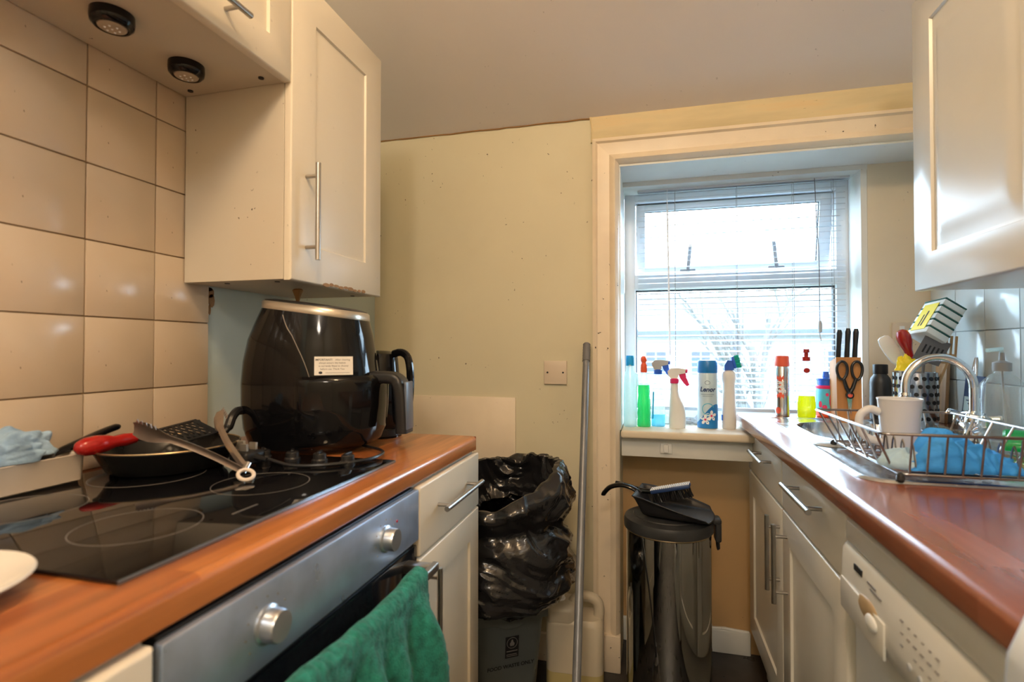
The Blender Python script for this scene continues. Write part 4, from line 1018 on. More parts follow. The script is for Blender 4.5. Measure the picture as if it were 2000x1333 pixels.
# sink
sk = thing('sink', (.61, 1.54, WT), 'stainless steel sink with bowl and ribbed drainer in the right worktop', 'sink')
sx0, sx1, sy0, sy1 = .372, .872, 1.085, 2.015
def sdrr(x, y, cx, cy, hw, hh, r):
    qx = abs(x - cx) - hw + r; qy = abs(y - cy) - hh + r
    return math.hypot(max(qx, 0), max(qy, 0)) + min(max(qx, qy), 0) - r
def sink_fn(u, v):
    # clamp to rounded rectangle by pulling the corners in
    x = sx0 + (sx1 - sx0) * u; y = sy0 + (sy1 - sy0) * v; cx, cy = (sx0 + sx1) / 2, (sy0 + sy1) / 2
    hw, hh, r = (sx1 - sx0) / 2, (sy1 - sy0) / 2, .055
    qx, qy = abs(x - cx) - (hw - r), abs(y - cy) - (hh - r)
    if qx > 0 and qy > 0:
        m_ = max(qx, qy); k = m_ / math.hypot(qx, qy)
        x = cx + math.copysign(hw - r + qx * k, x - cx); y = cy + math.copysign(hh - r + qy * k, y - cy)
    d = sdrr(x, y, cx, cy, hw, hh, r)
    z = .0055 * smooth01(-d / .006) - .004 * smooth01((-d - .012) / .012)
    db = sdrr(x, y, .605, 1.722, .165, .185, .10)
    z -= .155 * smooth01((-db) / .022) ** .8
    z += .002 * math.exp(-(db / .006) ** 2)
    if y < 1.50 and .44 < x < .82:
        e = smooth01((1.50 - y) / .03) * smooth01((y - 1.14) / .04) * smooth01((x - .44) / .02) * smooth01((.82 - x) / .02)
        z += e * (.0022 * math.sin((x - .44) * 2 * PI / .038) - .003)
    return (x, y, WT + .0006 + z)
MB().grid(sink_fn, 190, 260).build('basin', 'sink', sk, smooth=50)
MB().lathe([(.001, .002), (.012, .0), (.020, .003), (.0225, .003), (.023, 0)], (.605, 1.722, WT - .1525), 24).build('plug_hole', 'chrome', sk)
tagc = MB().lathe([(.001, .0075), (.030, .0065), (.038, .0025), (.040, .0)], (.435, 1.475, WT + .003), 30)
tag(tagc.build('sink_plug', 'greyp', loc=(.435, 1.475, WT + .003)), 'flat round sink strainer lying on the sink edge near the bowl', 'sink strainer')

# mixer tap
TB = Vector((.815, 1.640, WT + .004))
tp = thing('mixer_tap', TB, 'chrome swan-neck mixer tap behind the dish rack', 'tap')
MB().lathe([(.034, 0), (.034, .006), (.024, .012), (.020, .035), (.023, .045), (.020, .060), (.014, .066), (.012, .075)], TB, 30).build('base', 'chrome', tp)
dT = Vector((-.86, .10, 0)).normalized()
pp = [TB + Vector((0, 0, .06)), TB + Vector((0, 0, .13))]
for k in range(0, 13):
    a = PI * k / 12; pp.append(TB + Vector((0, 0, .135)) + dT * (.074 - .074 * math.cos(a)) + Vector((0, 0, .078 * math.sin(a))))
pp.append(TB + dT * .148 + Vector((0, 0, .112)))
MB().tube(cat(pp, 3), .0105, 16).build('spout', 'chrome', tp)
nb = TB + dT * .148 + Vector((0, 0, .100))
MB().lathe([(.011, 0), (.0145, .001), (.0145, .008), (.012, .010), (.0145, .012), (.0135, .018), (.010, .019)], nb, 20).build('nozzle', 'chrome', tp)
for sy_, rot in ((.055, .3), (-.055, -.5)):
    hc = TB + Vector((-.005, sy_, .040))
    hm = MB().tube([TB + Vector((0, sy_ * .2, .022)), TB + Vector((0, sy_ * .8, .034))], .014, 14).lathe([(.016, 0), (.017, .004), (.015, .022), (.009, .026), (.001, .027)], hc, 20)
    for k in range(4):
        a = rot + PI / 2 * k; hm.tube([hc + Vector((0, 0, .022)), hc + Vector((.030 * math.cos(a), .030 * math.sin(a), .026))], [.005, .006], 10); hm.ball(hc + Vector((.031 * math.cos(a), .031 * math.sin(a), .026)), .0068, 10)
    hm.build('cross_handle', 'chrome', tp)

# dish rack
RX0, RX1, RY0, RY1, RZT, RZB = .396, .680, 1.072, 1.467, .995, .922
rk = thing('dish_rack', (.54, 1.27, WT + .004), 'metal wire dish rack standing on the sink drainer', 'dish rack')
def rim_pts(x0, x1, y0, y1, z, r=.012):
    return [(( x0 + x1) / 2 + a, (y0 + y1) / 2 + b, z) for a, b in rrect(x1 - x0, y1 - y0, r, 4)]
MB().tube(rim_pts(RX0, RX1, RY0, RY1, RZT), .0027, 8, closed=True).build('top_rim', 'wire', rk)
ins = .035
b0, b1, c0, c1_ = RX0 + ins, RX1 - ins, RY0 + ins * .55, RY1 - ins * .55
MB().tube(rim_pts(b0, b1, c0, c1_, RZB), .0024, 8, closed=True).build('bottom_frame', 'wire', rk)
n = 8
for i in range(n):
    t = (i + .5) / n
    for (ya, yb) in ((RY0, c0), (RY1, c1_)): MB().tube([(b0 + (b1 - b0) * t - .003, ya, RZT), (b0 + (b1 - b0) * t, yb, RZB)], .0018, 6).build('side_wire', 'wire', rk)
n = 6
for i in range(n):
    t = (i + .5) / n; 
    for (xa, xb) in ((RX0, b0), (RX1, b1)): MB().tube([(xa, RY0 + (RY1 - RY0) * t, RZT), (xb, c0 + (c1_ - c0) * t, RZB)], .0021, 6).build('side_wire', 'wire', rk)
for i in range(10):
    yy = c0 + (c1_ - c0) * (i + .5) / 10; MB().tube([(b0, yy, RZB), (b1, yy, RZB)], .0016, 6).build('floor_wire', 'wire', rk)
dvm = MB()      # plate loops along both long sides
for xx in (b0 + .03, b1 - .03):
    pts = []
    nl = 9
    for k in range(nl * 8 + 1):
        t = k / (nl * 8); pts.append((xx, c0 + .01 + (c1_ - c0 - .02) * t, RZB + .004 + .024 * (1 - math.cos(2 * PI * nl * t))))
    dvm.tube(pts, .0016, 6)
dvm.build('plate_loops', 'wire', rk)
ftm = raw(MB().lathe([(.006, 0), (.007, .003), (.006, .010), (.003, .013), (.001, .014)], n=14), 'foot', 'lidblack')
for (xx, yy) in ((b0, c0), (b1, c0), (b0, c1_), (b1, c1_)): piece('foot', ftm, (xx, yy, WT + .006), rk)

# mug in the rack
MG = Vector((.496, 1.258, RZB + .004))
mg = thing('mug', MG, 'plain white mug standing in the dish rack', 'mug')
MB().lathe([(.027, 0), (.030, .003), (.0385, .112), (.040, .116), (.0395, .1175), (.0375, .116), (.028, .008), (.001, .006)], MG, 44).build('body', 'mug', mg)
mdv = Vector((-.93, -.05, 0)).normalized()
MB().tube([MG + mdv * a + Vector((0, 0, b)) for a, b in [(p.x, p.z) for p in cat([(.037, 0, .088), (.055, 0, .094), (.072, 0, .082), (.074, 0, .058), (.062, 0, .036), (.034, 0, .026)], 6)]], .0062, 12, flat=1.3).build('handle', 'mug', mg)

# blue dish cloth slumped in the rack
CC = Vector((.540, 1.150, RZB + .003))
def bc_fn(u, v):
    # draped sheet over a hump
    x_ = -.088 + .165 * u; y_ = -.050 + .085 * v
    hump = .066 * (smooth01(u / .34) if u < .34 else max(0, 1 - .78 * ((u - .34) / .66) ** .9))
    z_ = (hump + .010) * (math.sin(PI * min(1, max(0, v))) ** .55) + .004 * noise.noise(Vector((u * 6, v * 5, 2))) + .0022 * math.sin(u * 60 + 4 * math.sin(v * 9)) * (1 if u > .4 else .3)
    x_ += .012 * noise.noise(Vector((u * 4, v * 6, 7)))
    return CC + Vector((x_, y_ - .01 * hump / .07 * (1 - v), max(.002, z_)))
cl = thing('dish_cloth', CC, 'bright blue wavy-textured dish cloth slumped in the dish rack', 'cloth')
MB().grid(bc_fn, 110, 40).build('folded_cloth', 'cloth_s', cl, solid=.002, smooth=80)
def wc_fn(u, v):
    a = 2 * PI * u; r = math.sin(v * PI / 2); k = 1 + .3 * noise.noise(Vector((math.cos(a) * 2, math.sin(a) * 2, v * 3)))
    return CC + Vector((-.080 + .042 * math.cos(a) * r * k, -.005 + .035 * math.sin(a) * r * k, max(.001, .032 * math.cos(v * PI / 2) * k)))
MB().grid(wc_fn, 40, 16, cu=True).build('pale_corner', 'pale_cloth', cl, smooth=80)

# ------------------------------------------------------------------ washing machine
wa = thing('washing_machine', (.62, .78, 0), 'white washing machine under the near end of the right worktop', 'appliance')
wy0, wy1 = .475, 1.070
def wsec(x_front, r, z):
    out = [(XR - .03, wy1, z), (XR - .03, wy0, z)]
    out += [(x_front + r - r * math.sin(PI / 2 * k / 5), wy0 + r - r * math.cos(PI / 2 * k / 5), z) for k in range(6)]
    out += [(x_front + r - r * math.cos(PI / 2 * k / 5), wy1 - r + r * math.sin(PI / 2 * k / 5), z) for k in range(6)]
    return out
MB().loft([wsec(.345, .022, z) for z in (.02, .70)]).build('body', 'white', wa, smooth=40)
MB().loft([wsec(x_, .026, z) for x_, z in ((.345, .8085), (.333, .811), (.330, .815), (.331, .846), (.336, .850))]).build('top_cover', 'white', wa, smooth=40)
cpn = MB().loft([wsec(x_, .026, z) for x_, z in ((.340, .690), (.333, .694), (.322, .722), (.322, .74), (.325, .800), (.330, .8065), (.340, .808))]).build('control_panel', 'white', wa, smooth=40)
MB().box(.3195, .3235, .870, 1.045, .700, .752, .0012).build('detergent_drawer', 'white', cpn)
dh = MB().ball((.3225, .932, .744), .034, 20, sc=(.14, 1.2, .50)); dh.build('drawer_recess', 'tan', cpn)
dh = MB().ball((.3180, .908, .735), .015, 18, sc=(.35, 1.3, .8)); dh.build('drawer_grip', 'whitep', cpn)
mk = MB().box(.3225, .3245, .958, .990, .783, .793); mk.build('badge', 'ink', cpn, smooth=0)
mk = MB(); random.seed(21)
for i in range(7):
    for j in range(3):
        if random.random() < .75: mk.box(.3215, .3232, .815 - .018 * i, .820 - .018 * i + random.uniform(-.002, .003), .750 + .016 * j, .7515 + .016 * j)
mk.box(.3222, .3240, .905, .935, .7845, .7865).box(.3222, .3240, .885, .925, .778, .7795)
mk.build('printed_marks', 'inkg', cpn, smooth=0)
for i in range(4): MB().cyl((.3235, .795 - .028 * i, .735), (.3195, .795 - .028 * i, .735), .0045, n=14).build('button', 'greyp', cpn)
MB().lathe([(.032, 0), (.030, .012), (.026, .022), (.001, .023)], n=30, m=frame((.3225, .60, .762), (0, -1, 0), (0, 0, 1))).build('programme_dial', 'whitep', cpn)
dm = MB().tube([(.343, .77 + .16 * math.cos(2 * PI * k / 40), .42 + .16 * math.sin(2 * PI * k / 40)) for k in range(40)], .016, 10, closed=True); dm.build('door_ring', 'whitep', wa)
MB().lathe([(.148, 0), (.14, .008), (.10, .016), (.001, .02)], n=40, m=frame((.344, .77, .42), (0, -1, 0), (0, 0, 1))).build('door_glass', 'ovenglass', wa)

# tea towel over the near worktop edge
def tt(u, v):
    y = .40 + .165 * u; x = XFR - .006 - .010 * v - .006 * math.sin(u * 18) * v; z = WT + .004 - .34 * v
    if v < .1: t = v / .1; x = XFR + .10 - t * .110; z = WT + .005
    return (x, y + .01 * math.sin(v * 5), z)
tag(MB().grid(tt, 40, 60).build('tea_towel', 'cloth_w', loc=(XFR, .48, WT), solid=.004, smooth=80), 'pale tea towel hanging over the near edge of the right worktop', 'towel')

# ------------------------------------------------------------------ right wall cabinets
xk = .637
c4 = thing('wall_cabinet', (.80, 1.28, 1.289), 'white wall cabinet with warped panel door above the sink', 'cabinet')
MB().box(xk + .020, XR - .002, 1.04, 1.525, 1.289, 2.005, .001).build('carcass', 'cab_r', c4, smooth=0)
shaker(xk, -1, 1.042, 1.527, 1.287, 2.007, fr=.085, dep=.006, puff=.007).build('door', 'cab_r', c4)
c5 = thing('wall_cabinet', (.80, .78, 1.289), 'white wall cabinet at the right edge, nearest the camera', 'cabinet')
MB().box(xk + .020, XR - .002, .54, 1.038, 1.289, 2.005, .001).build('carcass', 'cab_r', c5, smooth=0)
shaker(xk, -1, .542, 1.038, 1.287, 2.007, fr=.085, dep=.006, puff=.007).build('door', 'cab_r', c5)

# ------------------------------------------------------------------ things on sill
def bottle(name, c, prof, mat, n=32, sx=1, sy=1): return MB().lathe(prof, c, n, sx=sx, sy=sy)
def trigger(parent, c, z0, headmat, trigmat, dirx=1, s=1.0, neckmat=None):
    """spray head on top of bottle at height z0; nozzle towards dirx"""
    p = Vector(c) + Vector((0, 0, z0)); q = lambda x, z: p + Vector((x * dirx * s, 0, z * s))
    MB().lathe([(.014 * s, 0), (.0145 * s, .002), (.0145 * s, .014 * s), (.011 * s, .017 * s)], p, 20).build('collar', neckmat or trigmat, parent)
    pts = [(-.012, .015), (.010, .015), (.014, .030), (.034, .034), (.036, .048), (.010, .052), (-.012, .050), (-.022, .040), (-.020, .028)]
    MB().prism([(a * dirx * s, b * s) for a, b in pts], p + Vector((0, -.009 * s, 0)), (1, 0, 0), (0, 0, 1), (0, 1, 0), .018 * s).build('spray_head', headmat, parent)
    MB().prism([(a * dirx * s, b * s) for a, b in [(.012, .034), (.036, .034), (.038, .020), (.048, -.004), (.040, -.010), (.030, .000), (.018, .018)]], p + Vector((0, -.006 * s, 0)), (1, 0, 0), (0, 0, 1), (0, 1, 0), .012 * s).build('trigger', trigmat, parent)
    MB().cyl(q(.034, .041), q(.042, .041), .0065 * s, n=12).build('nozzle', trigmat, parent)

c = (-.072, 2.055, SILL)
b = thing('cleaner_bottle', c, 'tall milky cleaner bottle with bright blue cap at the left end of the sill', 'bottle')
MB().lathe([(.022, 0), (.024, .004), (.025, .10), (.024, .15), (.022, .19), (.014, .215), (.013, .232)], c, 32, sy=1.2).build('body', 'milky', b)
MB().lathe([(.0155, .228), (.0155, .258), (.0145, .266), (.001, .267)], c, 24).build('cap', 'blue_cap', b)
MB().tube([Vector(c) + Vector(p) for p in ((.02, 0, .20), (.026, 0, .195), (.027, 0, .15))], .004, 8).build('grip', 'milky', b)

c = (-.022, 2.062, SILL)
b = thing('spray_bottle', c, 'clear spray bottle of green cleaner with orange trigger on the sill', 'bottle')
pf = [(.022, 0), (.0245, .003), (.0245, .02), (.0225, .035), (.0245, .05), (.0225, .066), (.0245, .08), (.023, .10), (.0205, .115), (.022, .13), (.021, .155)]
MB().lathe(pf, c, 32, sy=.9).build('liquid', 'green_liq', b)
MB().lathe([(.021, .156), (.019, .175), (.012, .195), (.012, .205)], c, 28, sy=.9).build('shoulder', 'clear', b)
MB().lathe([(.012, .203), (.0125, .206), (.0115, .230), (.009, .236), (.008, .240), (.0115, .246), (.0115, .256), (.006, .264), (.001, .265)], c, 20).build('spray_head', 'orange', b)

c = (.030, 2.085, SILL)
b = thing('spray_bottle', c, 'clear bottle with blue trigger and a little pale blue liquid left', 'bottle')
MB().lathe([(.023, 0), (.025, .003), (.025, .045)], c, 32, sy=.9).build('liquid', 'blue_liq', b)
MB().lathe([(.025, .046), (.025, .10), (.021, .15), (.014, .18), (.013, .195)], c, 28, sy=.9).build('body', 'clear', b)
trigger(b, c, .196, 'greyp', 'dblue', dirx=1, s=1.05)
MB().tube([Vector(c) + Vector((-.020, -.02, .03)), Vector(c) + Vector((-.017, -.02, .13))], .0025, 8).build('dip_tube', 'blue_cap', b)

c = (.098, 2.060, SILL)
b = thing('spray_bottle', c, 'opaque white spray bottle with crimson trigger and collar on the sill', 'bottle')
def wb(u, v):
    z = .165 * v; lean = -.010 * smooth01((v - .35) / .5)
    rx = .0285 - .016 * smooth01((v - .45) / .4) + .002 * math.sin(v * 9); ry = .022 - .010 * smooth01((v - .5) / .4)
    a = 2 * PI * u; return (c[0] + lean + rx * math.cos(a), c[1] + ry * math.sin(a), c[2] + z)
MB().grid(wb, 32, 30, cu=True).prism(disc_poly(0, 0, .0285, .022, 24), (c[0], c[1], c[2]), (1, 0, 0), (0, 1, 0), (0, 0, 1), .001).build('body', 'whitep', b)
trigger(b, (c[0] - .010, c[1], c[2]), .164, 'whitep', 'pink', dirx=1, s=1.1)

c = (.206, 2.085, SILL); R1 = .0355
b = thing('aerosol_can', c, 'blue and white fabric spray can with cursive lettering on the sill', 'can')
MB().lathe([(R1 - .003, 0), (R1, .003), (R1, .200), (R1 - .002, .203)], c, 48).build('can_body', 'can_white', b)
MB().lathe([(R1 - .001, .203), (R1, .205), (R1, .243), (R1 - .003, .249), (.001, .250)], c, 48).build('cap', 'can_blue', b)
fa0 = math.atan2(-c[1], -c[0])
def cyl_patch(mb, poly, R, c, a0): mb.add(wrap(poly, c, R, a0), [tuple(range(len(poly)))])
def cyl_sheet(mb, f_lo, f_hi, x0, x1, R, c, a0, n=16):
    top = [(x0 + (x1 - x0) * k / n) for k in range(n + 1)]
    vs = [(x, f_lo(x)) for x in top] + [(x, f_hi(x)) for x in top]
    mb.add(wrap(vs, c, R, a0), [(k, k + 1, n + 2 + k, n + 1 + k) for k in range(n)])
m1 = MB(); cyl_sheet(m1, lambda x: .002, lambda x: .055 + .035 * math.sin((x + .01) * 36), -.055, .055, R1 + .0004, c, fa0, 26); m1.build('printed_swirl', 'can_blue', b)
def petal(mb, px, pz, L, wd_, ang, R):
    pts = [(px + math.cos(ang) * L * t * 1 - math.sin(ang) * wd_ * s_, pz + math.sin(ang) * L * t + math.cos(ang) * wd_ * s_) for t, s_ in ((0, 0), (.35, .8), (.75, 1), (1, .2), (1, -.2), (.75, -1), (.35, -.8))]
    cyl_patch(mb, pts, R, c, fa0)
m1 = MB()
for (px, pz) in ((-.008, .034), (.014, .048)):
    for k in range(5): petal(m1, px, pz, .020, .0055, 2 * PI * k / 5 + .3, R1 + .0008)
m1.build('printed_flower', 'petal', b, smooth=0)
m1 = MB()
for (px, pz) in ((-.008, .034), (.014, .048)): cyl_patch(m1, disc_poly(px, pz, .004, .004, 10), R1 + .0012, c, fa0)
m1.build('flower_centre', 'pink', b, smooth=0)
m1 = MB()
for k in range(20):
    a = .3 + 4.6 * k / 19; a2 = .3 + 4.6 * (k + 1) / 19; r1, r2 = .019, .022
    cyl_patch(m1, [(.002 + r1 * math.cos(a), .072 + r1 * math.sin(a)), (.002 + r2 * math.cos(a), .072 + r2 * math.sin(a)), (.002 + r2 * math.cos(a2), .072 + r2 * math.sin(a2)), (.002 + r1 * math.cos(a2), .072 + r1 * math.sin(a2))], R1 + .0008, c, fa0)
m1.build('printed_ring', 'lblue', b, smooth=0)
m1 = MB(); vs, fs = text2d('Lenor', .0235, shear=.25, bold=.0007)
m1.add(wrap([(x, y + .143) for x, y, _ in vs], c, R1 + .0008, fa0), fs)
cyl_sheet(m1, lambda x: .1245, lambda x: .1255, -.024, .024, R1 + .0008, c, fa0); cyl_sheet(m1, lambda x: .1185, lambda x: .1193, -.018, .018, R1 + .0008, c, fa0)
for k in range(16):
    a = 2 * PI * k / 16; a2 = 2 * PI * (k + 1) / 16
    cyl_patch(m1, [(.0085 * math.cos(a), .168 + .0065 * math.sin(a)), (.0095 * math.cos(a), .168 + .0075 * math.sin(a)), (.0095 * math.cos(a2), .168 + .0075 * math.sin(a2)), (.0085 * math.cos(a2), .168 + .0065 * math.sin(a2))], R1 + .0008, c, fa0)
m1.build('lettering', 'label_n', b, smooth=0)

c = (.280, 2.085, SILL)
b = thing('toilet_cleaner_bottle', c, 'white cleaner bottle with blue cap beside the blue fabric spray', 'bottle')
MB().lathe([(.022, 0), (.0245, .004), (.0245, .06), (.022, .13), (.021, .165), (.0245, .180), (.025, .195), (.021, .208), (.014, .213), (.013, .216)], c, 32, sy=.8).build('body', 'whitep', b)
MB().prism([(-.016, 0), (.016, 0), (.016, .012), (.010, .034), (-.006, .036), (-.016, .018)], (c[0], c[1] - .014, c[2] + .214), (1, 0, 0), (0, 0, 1), (0, 1, 0), .028).build('cap', 'dblue', b)
MB().box(-.0255, -.0225, -.012, .012, .03, .05, m=T(*c)).build('label', 'dblue', b)
db = thing('scrubbing_brush', (c[0] + .010, c[1], c[2] + .236), 'small green and blue scrubbing brush head resting on the white cleaner bottle', 'brush')
Mq = T(c[0] + .017, c[1], c[2] + .242) @ RY(-.25)
MB().box(-.006, .004, -.018, .018, -.022, .022, .003, m=Mq).build('brush_back', 'dblue', db)
m1 = MB(); random.seed(4)
for i in range(9):
    for j in range(5): m1.tube([Mq @ Vector((.003, -.015 + .0075 * j, -.020 + .005 * i)), Mq @ Vector((.020, -.015 + .0075 * j + random.uniform(-.003, .003), -.020 + .005 * i + random.uniform(-.002, .002)))], [.0018, .0026], 5)
o = m1.build('bristles', 'teal', db); o['kind'] = 'stuff'
crumple((.168, 2.175, SILL), .050, .030, .030, 8.1, 'greyp', 'crumpled_foil', 'crumpled grey wrapper lying on the sill behind the bottles', 'wrapper', amp=.6, n=40)
tag(MB().lathe([(.020, 0), (.022, .003), (.022, .03), (.020, .036), (.019, .036), (.020, .006), (.001, .004)], (.068, 2.16, SILL), 24).build('glass_jar', 'clear', loc=(.068, 2.16, SILL)), 'small clear glass jar on the sill behind the white spray bottle', 'jar')
tag(MB().box(.335, .372, 2.165, 2.20, SILL, SILL + .034, .004).build('white_box', 'whitep', loc=(.353, 2.18, SILL)), 'small white box on the sill beside the worktop corner', 'box')

# ------------------------------------------------------------------ far end of right worktop
c = (.458, 2.085, WT); R2 = .0245
b = thing('aerosol_can', c, 'slim steel and coral carpet freshener can with red cap at the worktop end', 'can')
MB().lathe([(R2 - .002, 0), (R2, .002), (R2, .168), (R2 - .003, .176), (R2 - .003, .179)], c, 40).build('can_body', 'can_steel', b)
MB().lathe([(R2 - .001, .178), (R2, .180), (R2 - .002, .214), (R2 - .004, .216), (.001, .216)], c, 40).build('cap', 'coral', b)
f2 = math.atan2(-c[1], -c[0])
m1 = MB(); star = []
for k in range(40): rr_ = .034 if k % 2 else .044; star.append((-.006 + rr_ * .80 * math.cos(2 * PI * k / 40), .105 + rr_ * math.sin(2 * PI * k / 40)))
vs = [(-.006, .105)] + star; m1.add(wrap(vs, c, R2 + .0005, f2), [(0, k + 1, (k + 1) % 40 + 1) for k in range(40)])
vs = [(-.014, .022)] + [(-.014 + .010 * math.cos(2 * PI * k / 12), .022 + .012 * math.sin(2 * PI * k / 12)) for k in range(12)]; m1.add(wrap(vs, c, R2 + .0005, f2), [(0, k + 1, (k + 1) % 12 + 1) for k in range(12)])
m1.build('printed_starburst', 'coral', b, smooth=0)
m1 = MB()
for s_, yy in (('car', .122), ('pet', .107), ('fresh', .092)):
    vs, fs = text2d(s_, .0195, bold=.0008); m1.add(wrap([(x - .006, y + yy) for x, y, _ in vs], c, R2 + .0010, f2), fs)
m1.build('lettering', 'petal', b, smooth=0)

c = (.532, 2.068, WT)
b = thing('washing_up_bottle', c, 'clear washing-up bottle with red cap and yellow liquid in the bottom', 'bottle')
MB().lathe([(.027, 0), (.029, .003), (.029, .05), (.026, .075)], c, 32, sy=.75).build('liquid', 'yellow_liq', b)
MB().lathe([(.026, .076), (.0285, .10), (.026, .14), (.016, .17), (.013, .185), (.012, .20)], c, 32, sy=.75).build('body', 'clear', b)
MB().lathe([(.013, .198), (.013, .212), (.007, .214), (.007, .226), (.011, .228), (.010, .240), (.001, .241)], c, 20).build('cap', 'red', b)
MB().prism(disc_poly(-.004, .165, .010, .009, 14), (c[0], c[1] - .0225, c[2]), (1, 0, 0), (0, 0, 1), (0, 1, 0), .0015).build('label', 'red', b)

c = (.604, 2.105, WT)
b = thing('drinks_bottle', c, 'child\'s blue and pink patterned drinks bottle behind the dish rack', 'bottle')
MB().lathe([(.028, 0), (.031, .003), (.031, .022)], c, 32).build('base', 'orange', b)
MB().lathe([(.031, .022), (.032, .03), (.032, .075), (.030, .105)], c, 32).build('body', 'lblue', b)
MB().lathe([(.031, .100), (.032, .102), (.032, .110), (.029, .112)], c, 32).build('band', 'pink', b)
MB().lathe([(.028, .112), (.028, .128), (.030, .130), (.030, .136), (.012, .140), (.011, .146), (.009, .160), (.001, .162)], c, 32).build('lid', 'dblue', b)
m1 = MB(); f3 = math.atan2(-c[1], -c[0])
random.seed(17)
for (px, pz, rx_, rz_) in ((.018, .06, .008, .030), (-.018, .045, .006, .012), (-.004, .036, .008, .008), (.004, .08, .005, .006)): m1.add(wrap(disc_poly(px, pz, rx_, rz_, 12), c, .0326, f3), [tuple(range(12))])
m1.build('printed_pattern', 'pink', b, smooth=0)

# knife block, knives, scissors
c = Vector((.645, 2.045, WT))
kb = thing('knife_block', c, 'beech knife block by the window reveal', 'knife block')
lean = .09
Mk = T(*c) @ RX(-lean)
MB().prism([(-.045, 0), (.040, 0), (.030, .195), (-.036, .212)], c + Vector((-.037, 0, 0)), (0, 1, 0), (0, 0, 1), (1, 0, 0), .074).build('block', 'block', kb, smooth=0)
for i, (kx, top) in enumerate(((-.024, .305), (.002, .310), (.026, .308))):
    kn = thing('kitchen_knife', (c.x + kx, c.y - .012, WT + .20), ['black knife handle standing in the block, the leftmost', 'black knife handle standing in the block, the middle one', 'black knife handle standing in the block, nearest the reveal'][i], 'knife', 'knives in the block')
    a0 = Vector((c.x + kx, c.y - .010, WT + .200)); a1 = Vector((c.x + kx + .002, c.y - .022, WT + top))
    MB().tube([a0 + (a1 - a0) * t for t in (.08, .15, .5, .9, 1)], [.0075, .0085, .008, .0095, .006], 12).build('handle', 'blackm', kn)
    MB().tube([a0, a0 + (a1 - a0) * .1], .0085, 12).build('bolster', 'chrome', kn)
    MB().box(-.001, .001, -.010, .010, -.12, .0, m=T(*a0)).build('blade', 'chrome', kn)
s0 = Vector((c.x - .002, c.y - .052, WT))
sc_ = thing('scissors', s0 + Vector((0, 0, .1)), 'black handled kitchen scissors hanging on the front of the knife block', 'scissors')
for sgn in (-1, 1):
    cx_ = s0 + Vector((sgn * .022, 0, .168)); loop = []
    for k in range(28):
        a = 2 * PI * k / 28; loop.append(cx_ + Vector((.0155 * math.cos(a) * (1 + .15 * math.sin(a)), 0, .030 * math.sin(a))))
    MB().tube(loop, .0045, 8, closed=True).tube([s0 + Vector((sgn * .018, 0, .140)), s0 + Vector((sgn * .009, 0, .110)), s0 + Vector((sgn * -.003, 0, .088))], [.0055, .006, .007], 10).build('handle', 'blackm', sc_)
    MB().prism([(-.006, 0), (.006, 0), (.001, -.07)], s0 + Vector((sgn * .003, .002 + .001 * sgn, .09)), (1, 0, 0), (0, 0, 1), (0, 1, 0), .0015).build('blade', 'chrome', sc_)
MB().lathe([(.012, 0), (.012, .008), (.001, .009)], n=20, m=frame(s0 + Vector((0, .004, .086)), (1, 0, 0), (0, 0, 1))).build('pivot_cover', 'blackm', sc_)
MB().lathe([(.0075, .009), (.006, .0105), (.001, .011)], n=20, m=frame(s0 + Vector((0, .004, .086)), (1, 0, 0), (0, 0, 1))).build('pivot', 'coral', sc_)

# black bottle
c = (.757, 2.06, WT)
b = thing('black_bottle', c, 'matt black bottle with black cap between the knife block and utensil holder', 'bottle')
MB().lathe([(.028, 0), (.0315, .003), (.0315, .125), (.029, .140), (.021, .152), (.019, .156)], c, 32).build('body', 'lidblack', b)
MB().lathe([(.0215, .156), (.022, .158), (.022, .186), (.020, .188), (.001, .188)], c, 28).build('cap', 'blackm', b)
# steel tool leaning by the wall on right
c = Vector((.792, 1.90, WT))
uh = thing('utensil_holder', c, 'perforated steel utensil holder standing at the back corner of the worktop', 'holder')
MB().lathe([(.055, 0), (.057, .003), (.057, .165), (.058, .168), (.0555, .168), (.055, .006), (.001, .004)], c, 48).build('cylinder', 'can_steel', uh)
m1 = MB()
for i in range(18):
    for j in range(6):
        a = 2 * PI * (i + .5 * (j % 2)) / 18; z = .03 + .024 * j; p = c + Vector((.0575 * math.cos(a), .0575 * math.sin(a), z)); q = c + Vector((.0582 * math.cos(a), .0582 * math.sin(a), z))
        m1.cyl(p, q, .0062, n=10)
m1.build('hole_pattern', 'ink', uh)
def utensil_shaft(p, q, r=.004): return MB().tube([p, q], r, 8)
cb_ = c + Vector((0, 0, .02))
# white spatula
u1 = thing('spatula', cb_, 'white silicone spatula leaning left in the utensil holder', 'utensil')
q = Vector((0.755, 1.925, WT + .205)); utensil_shaft(cb_ + Vector((-.01, .01, 0)), q).build('shaft', 'whitep', u1)
tip = Vector((0.718, 1.93, WT + .275)); dv = (tip - q).normalized(); sd = Vector((dv.z, 0, -dv.x))
MB().loft([[q + dv * (L_ * 1.1) + sd * (a * w_) + Vector((0, b_ * .006, 0)) for a, b_ in rrect(2, 2, .5, 3)] for L_, w_ in ((-.02, .006), (0, .018), (.03, .021), (.055, .021), (.072, .016), (.076, .008))]).build('blade', 'whitep', u1)
# red handled one
u2 = thing('red_handled_peeler', cb_, 'red handled utensil standing handle up in the utensil holder', 'utensil')
q = Vector((0.783, 1.90, WT + .205)); t2 = Vector((0.756, 1.90, WT + .300)); utensil_shaft(cb_ + Vector((.01, -.01, 0)), q, .006).build('shaft', 'dgrey', u2)
MB().tube([q + (t2 - q) * t for t in (0, .15, .35, .6, .8, .95, 1)], [.008, .010, .012, .019, .0195, .014, .005], 16).build('handle', 'red', u2)
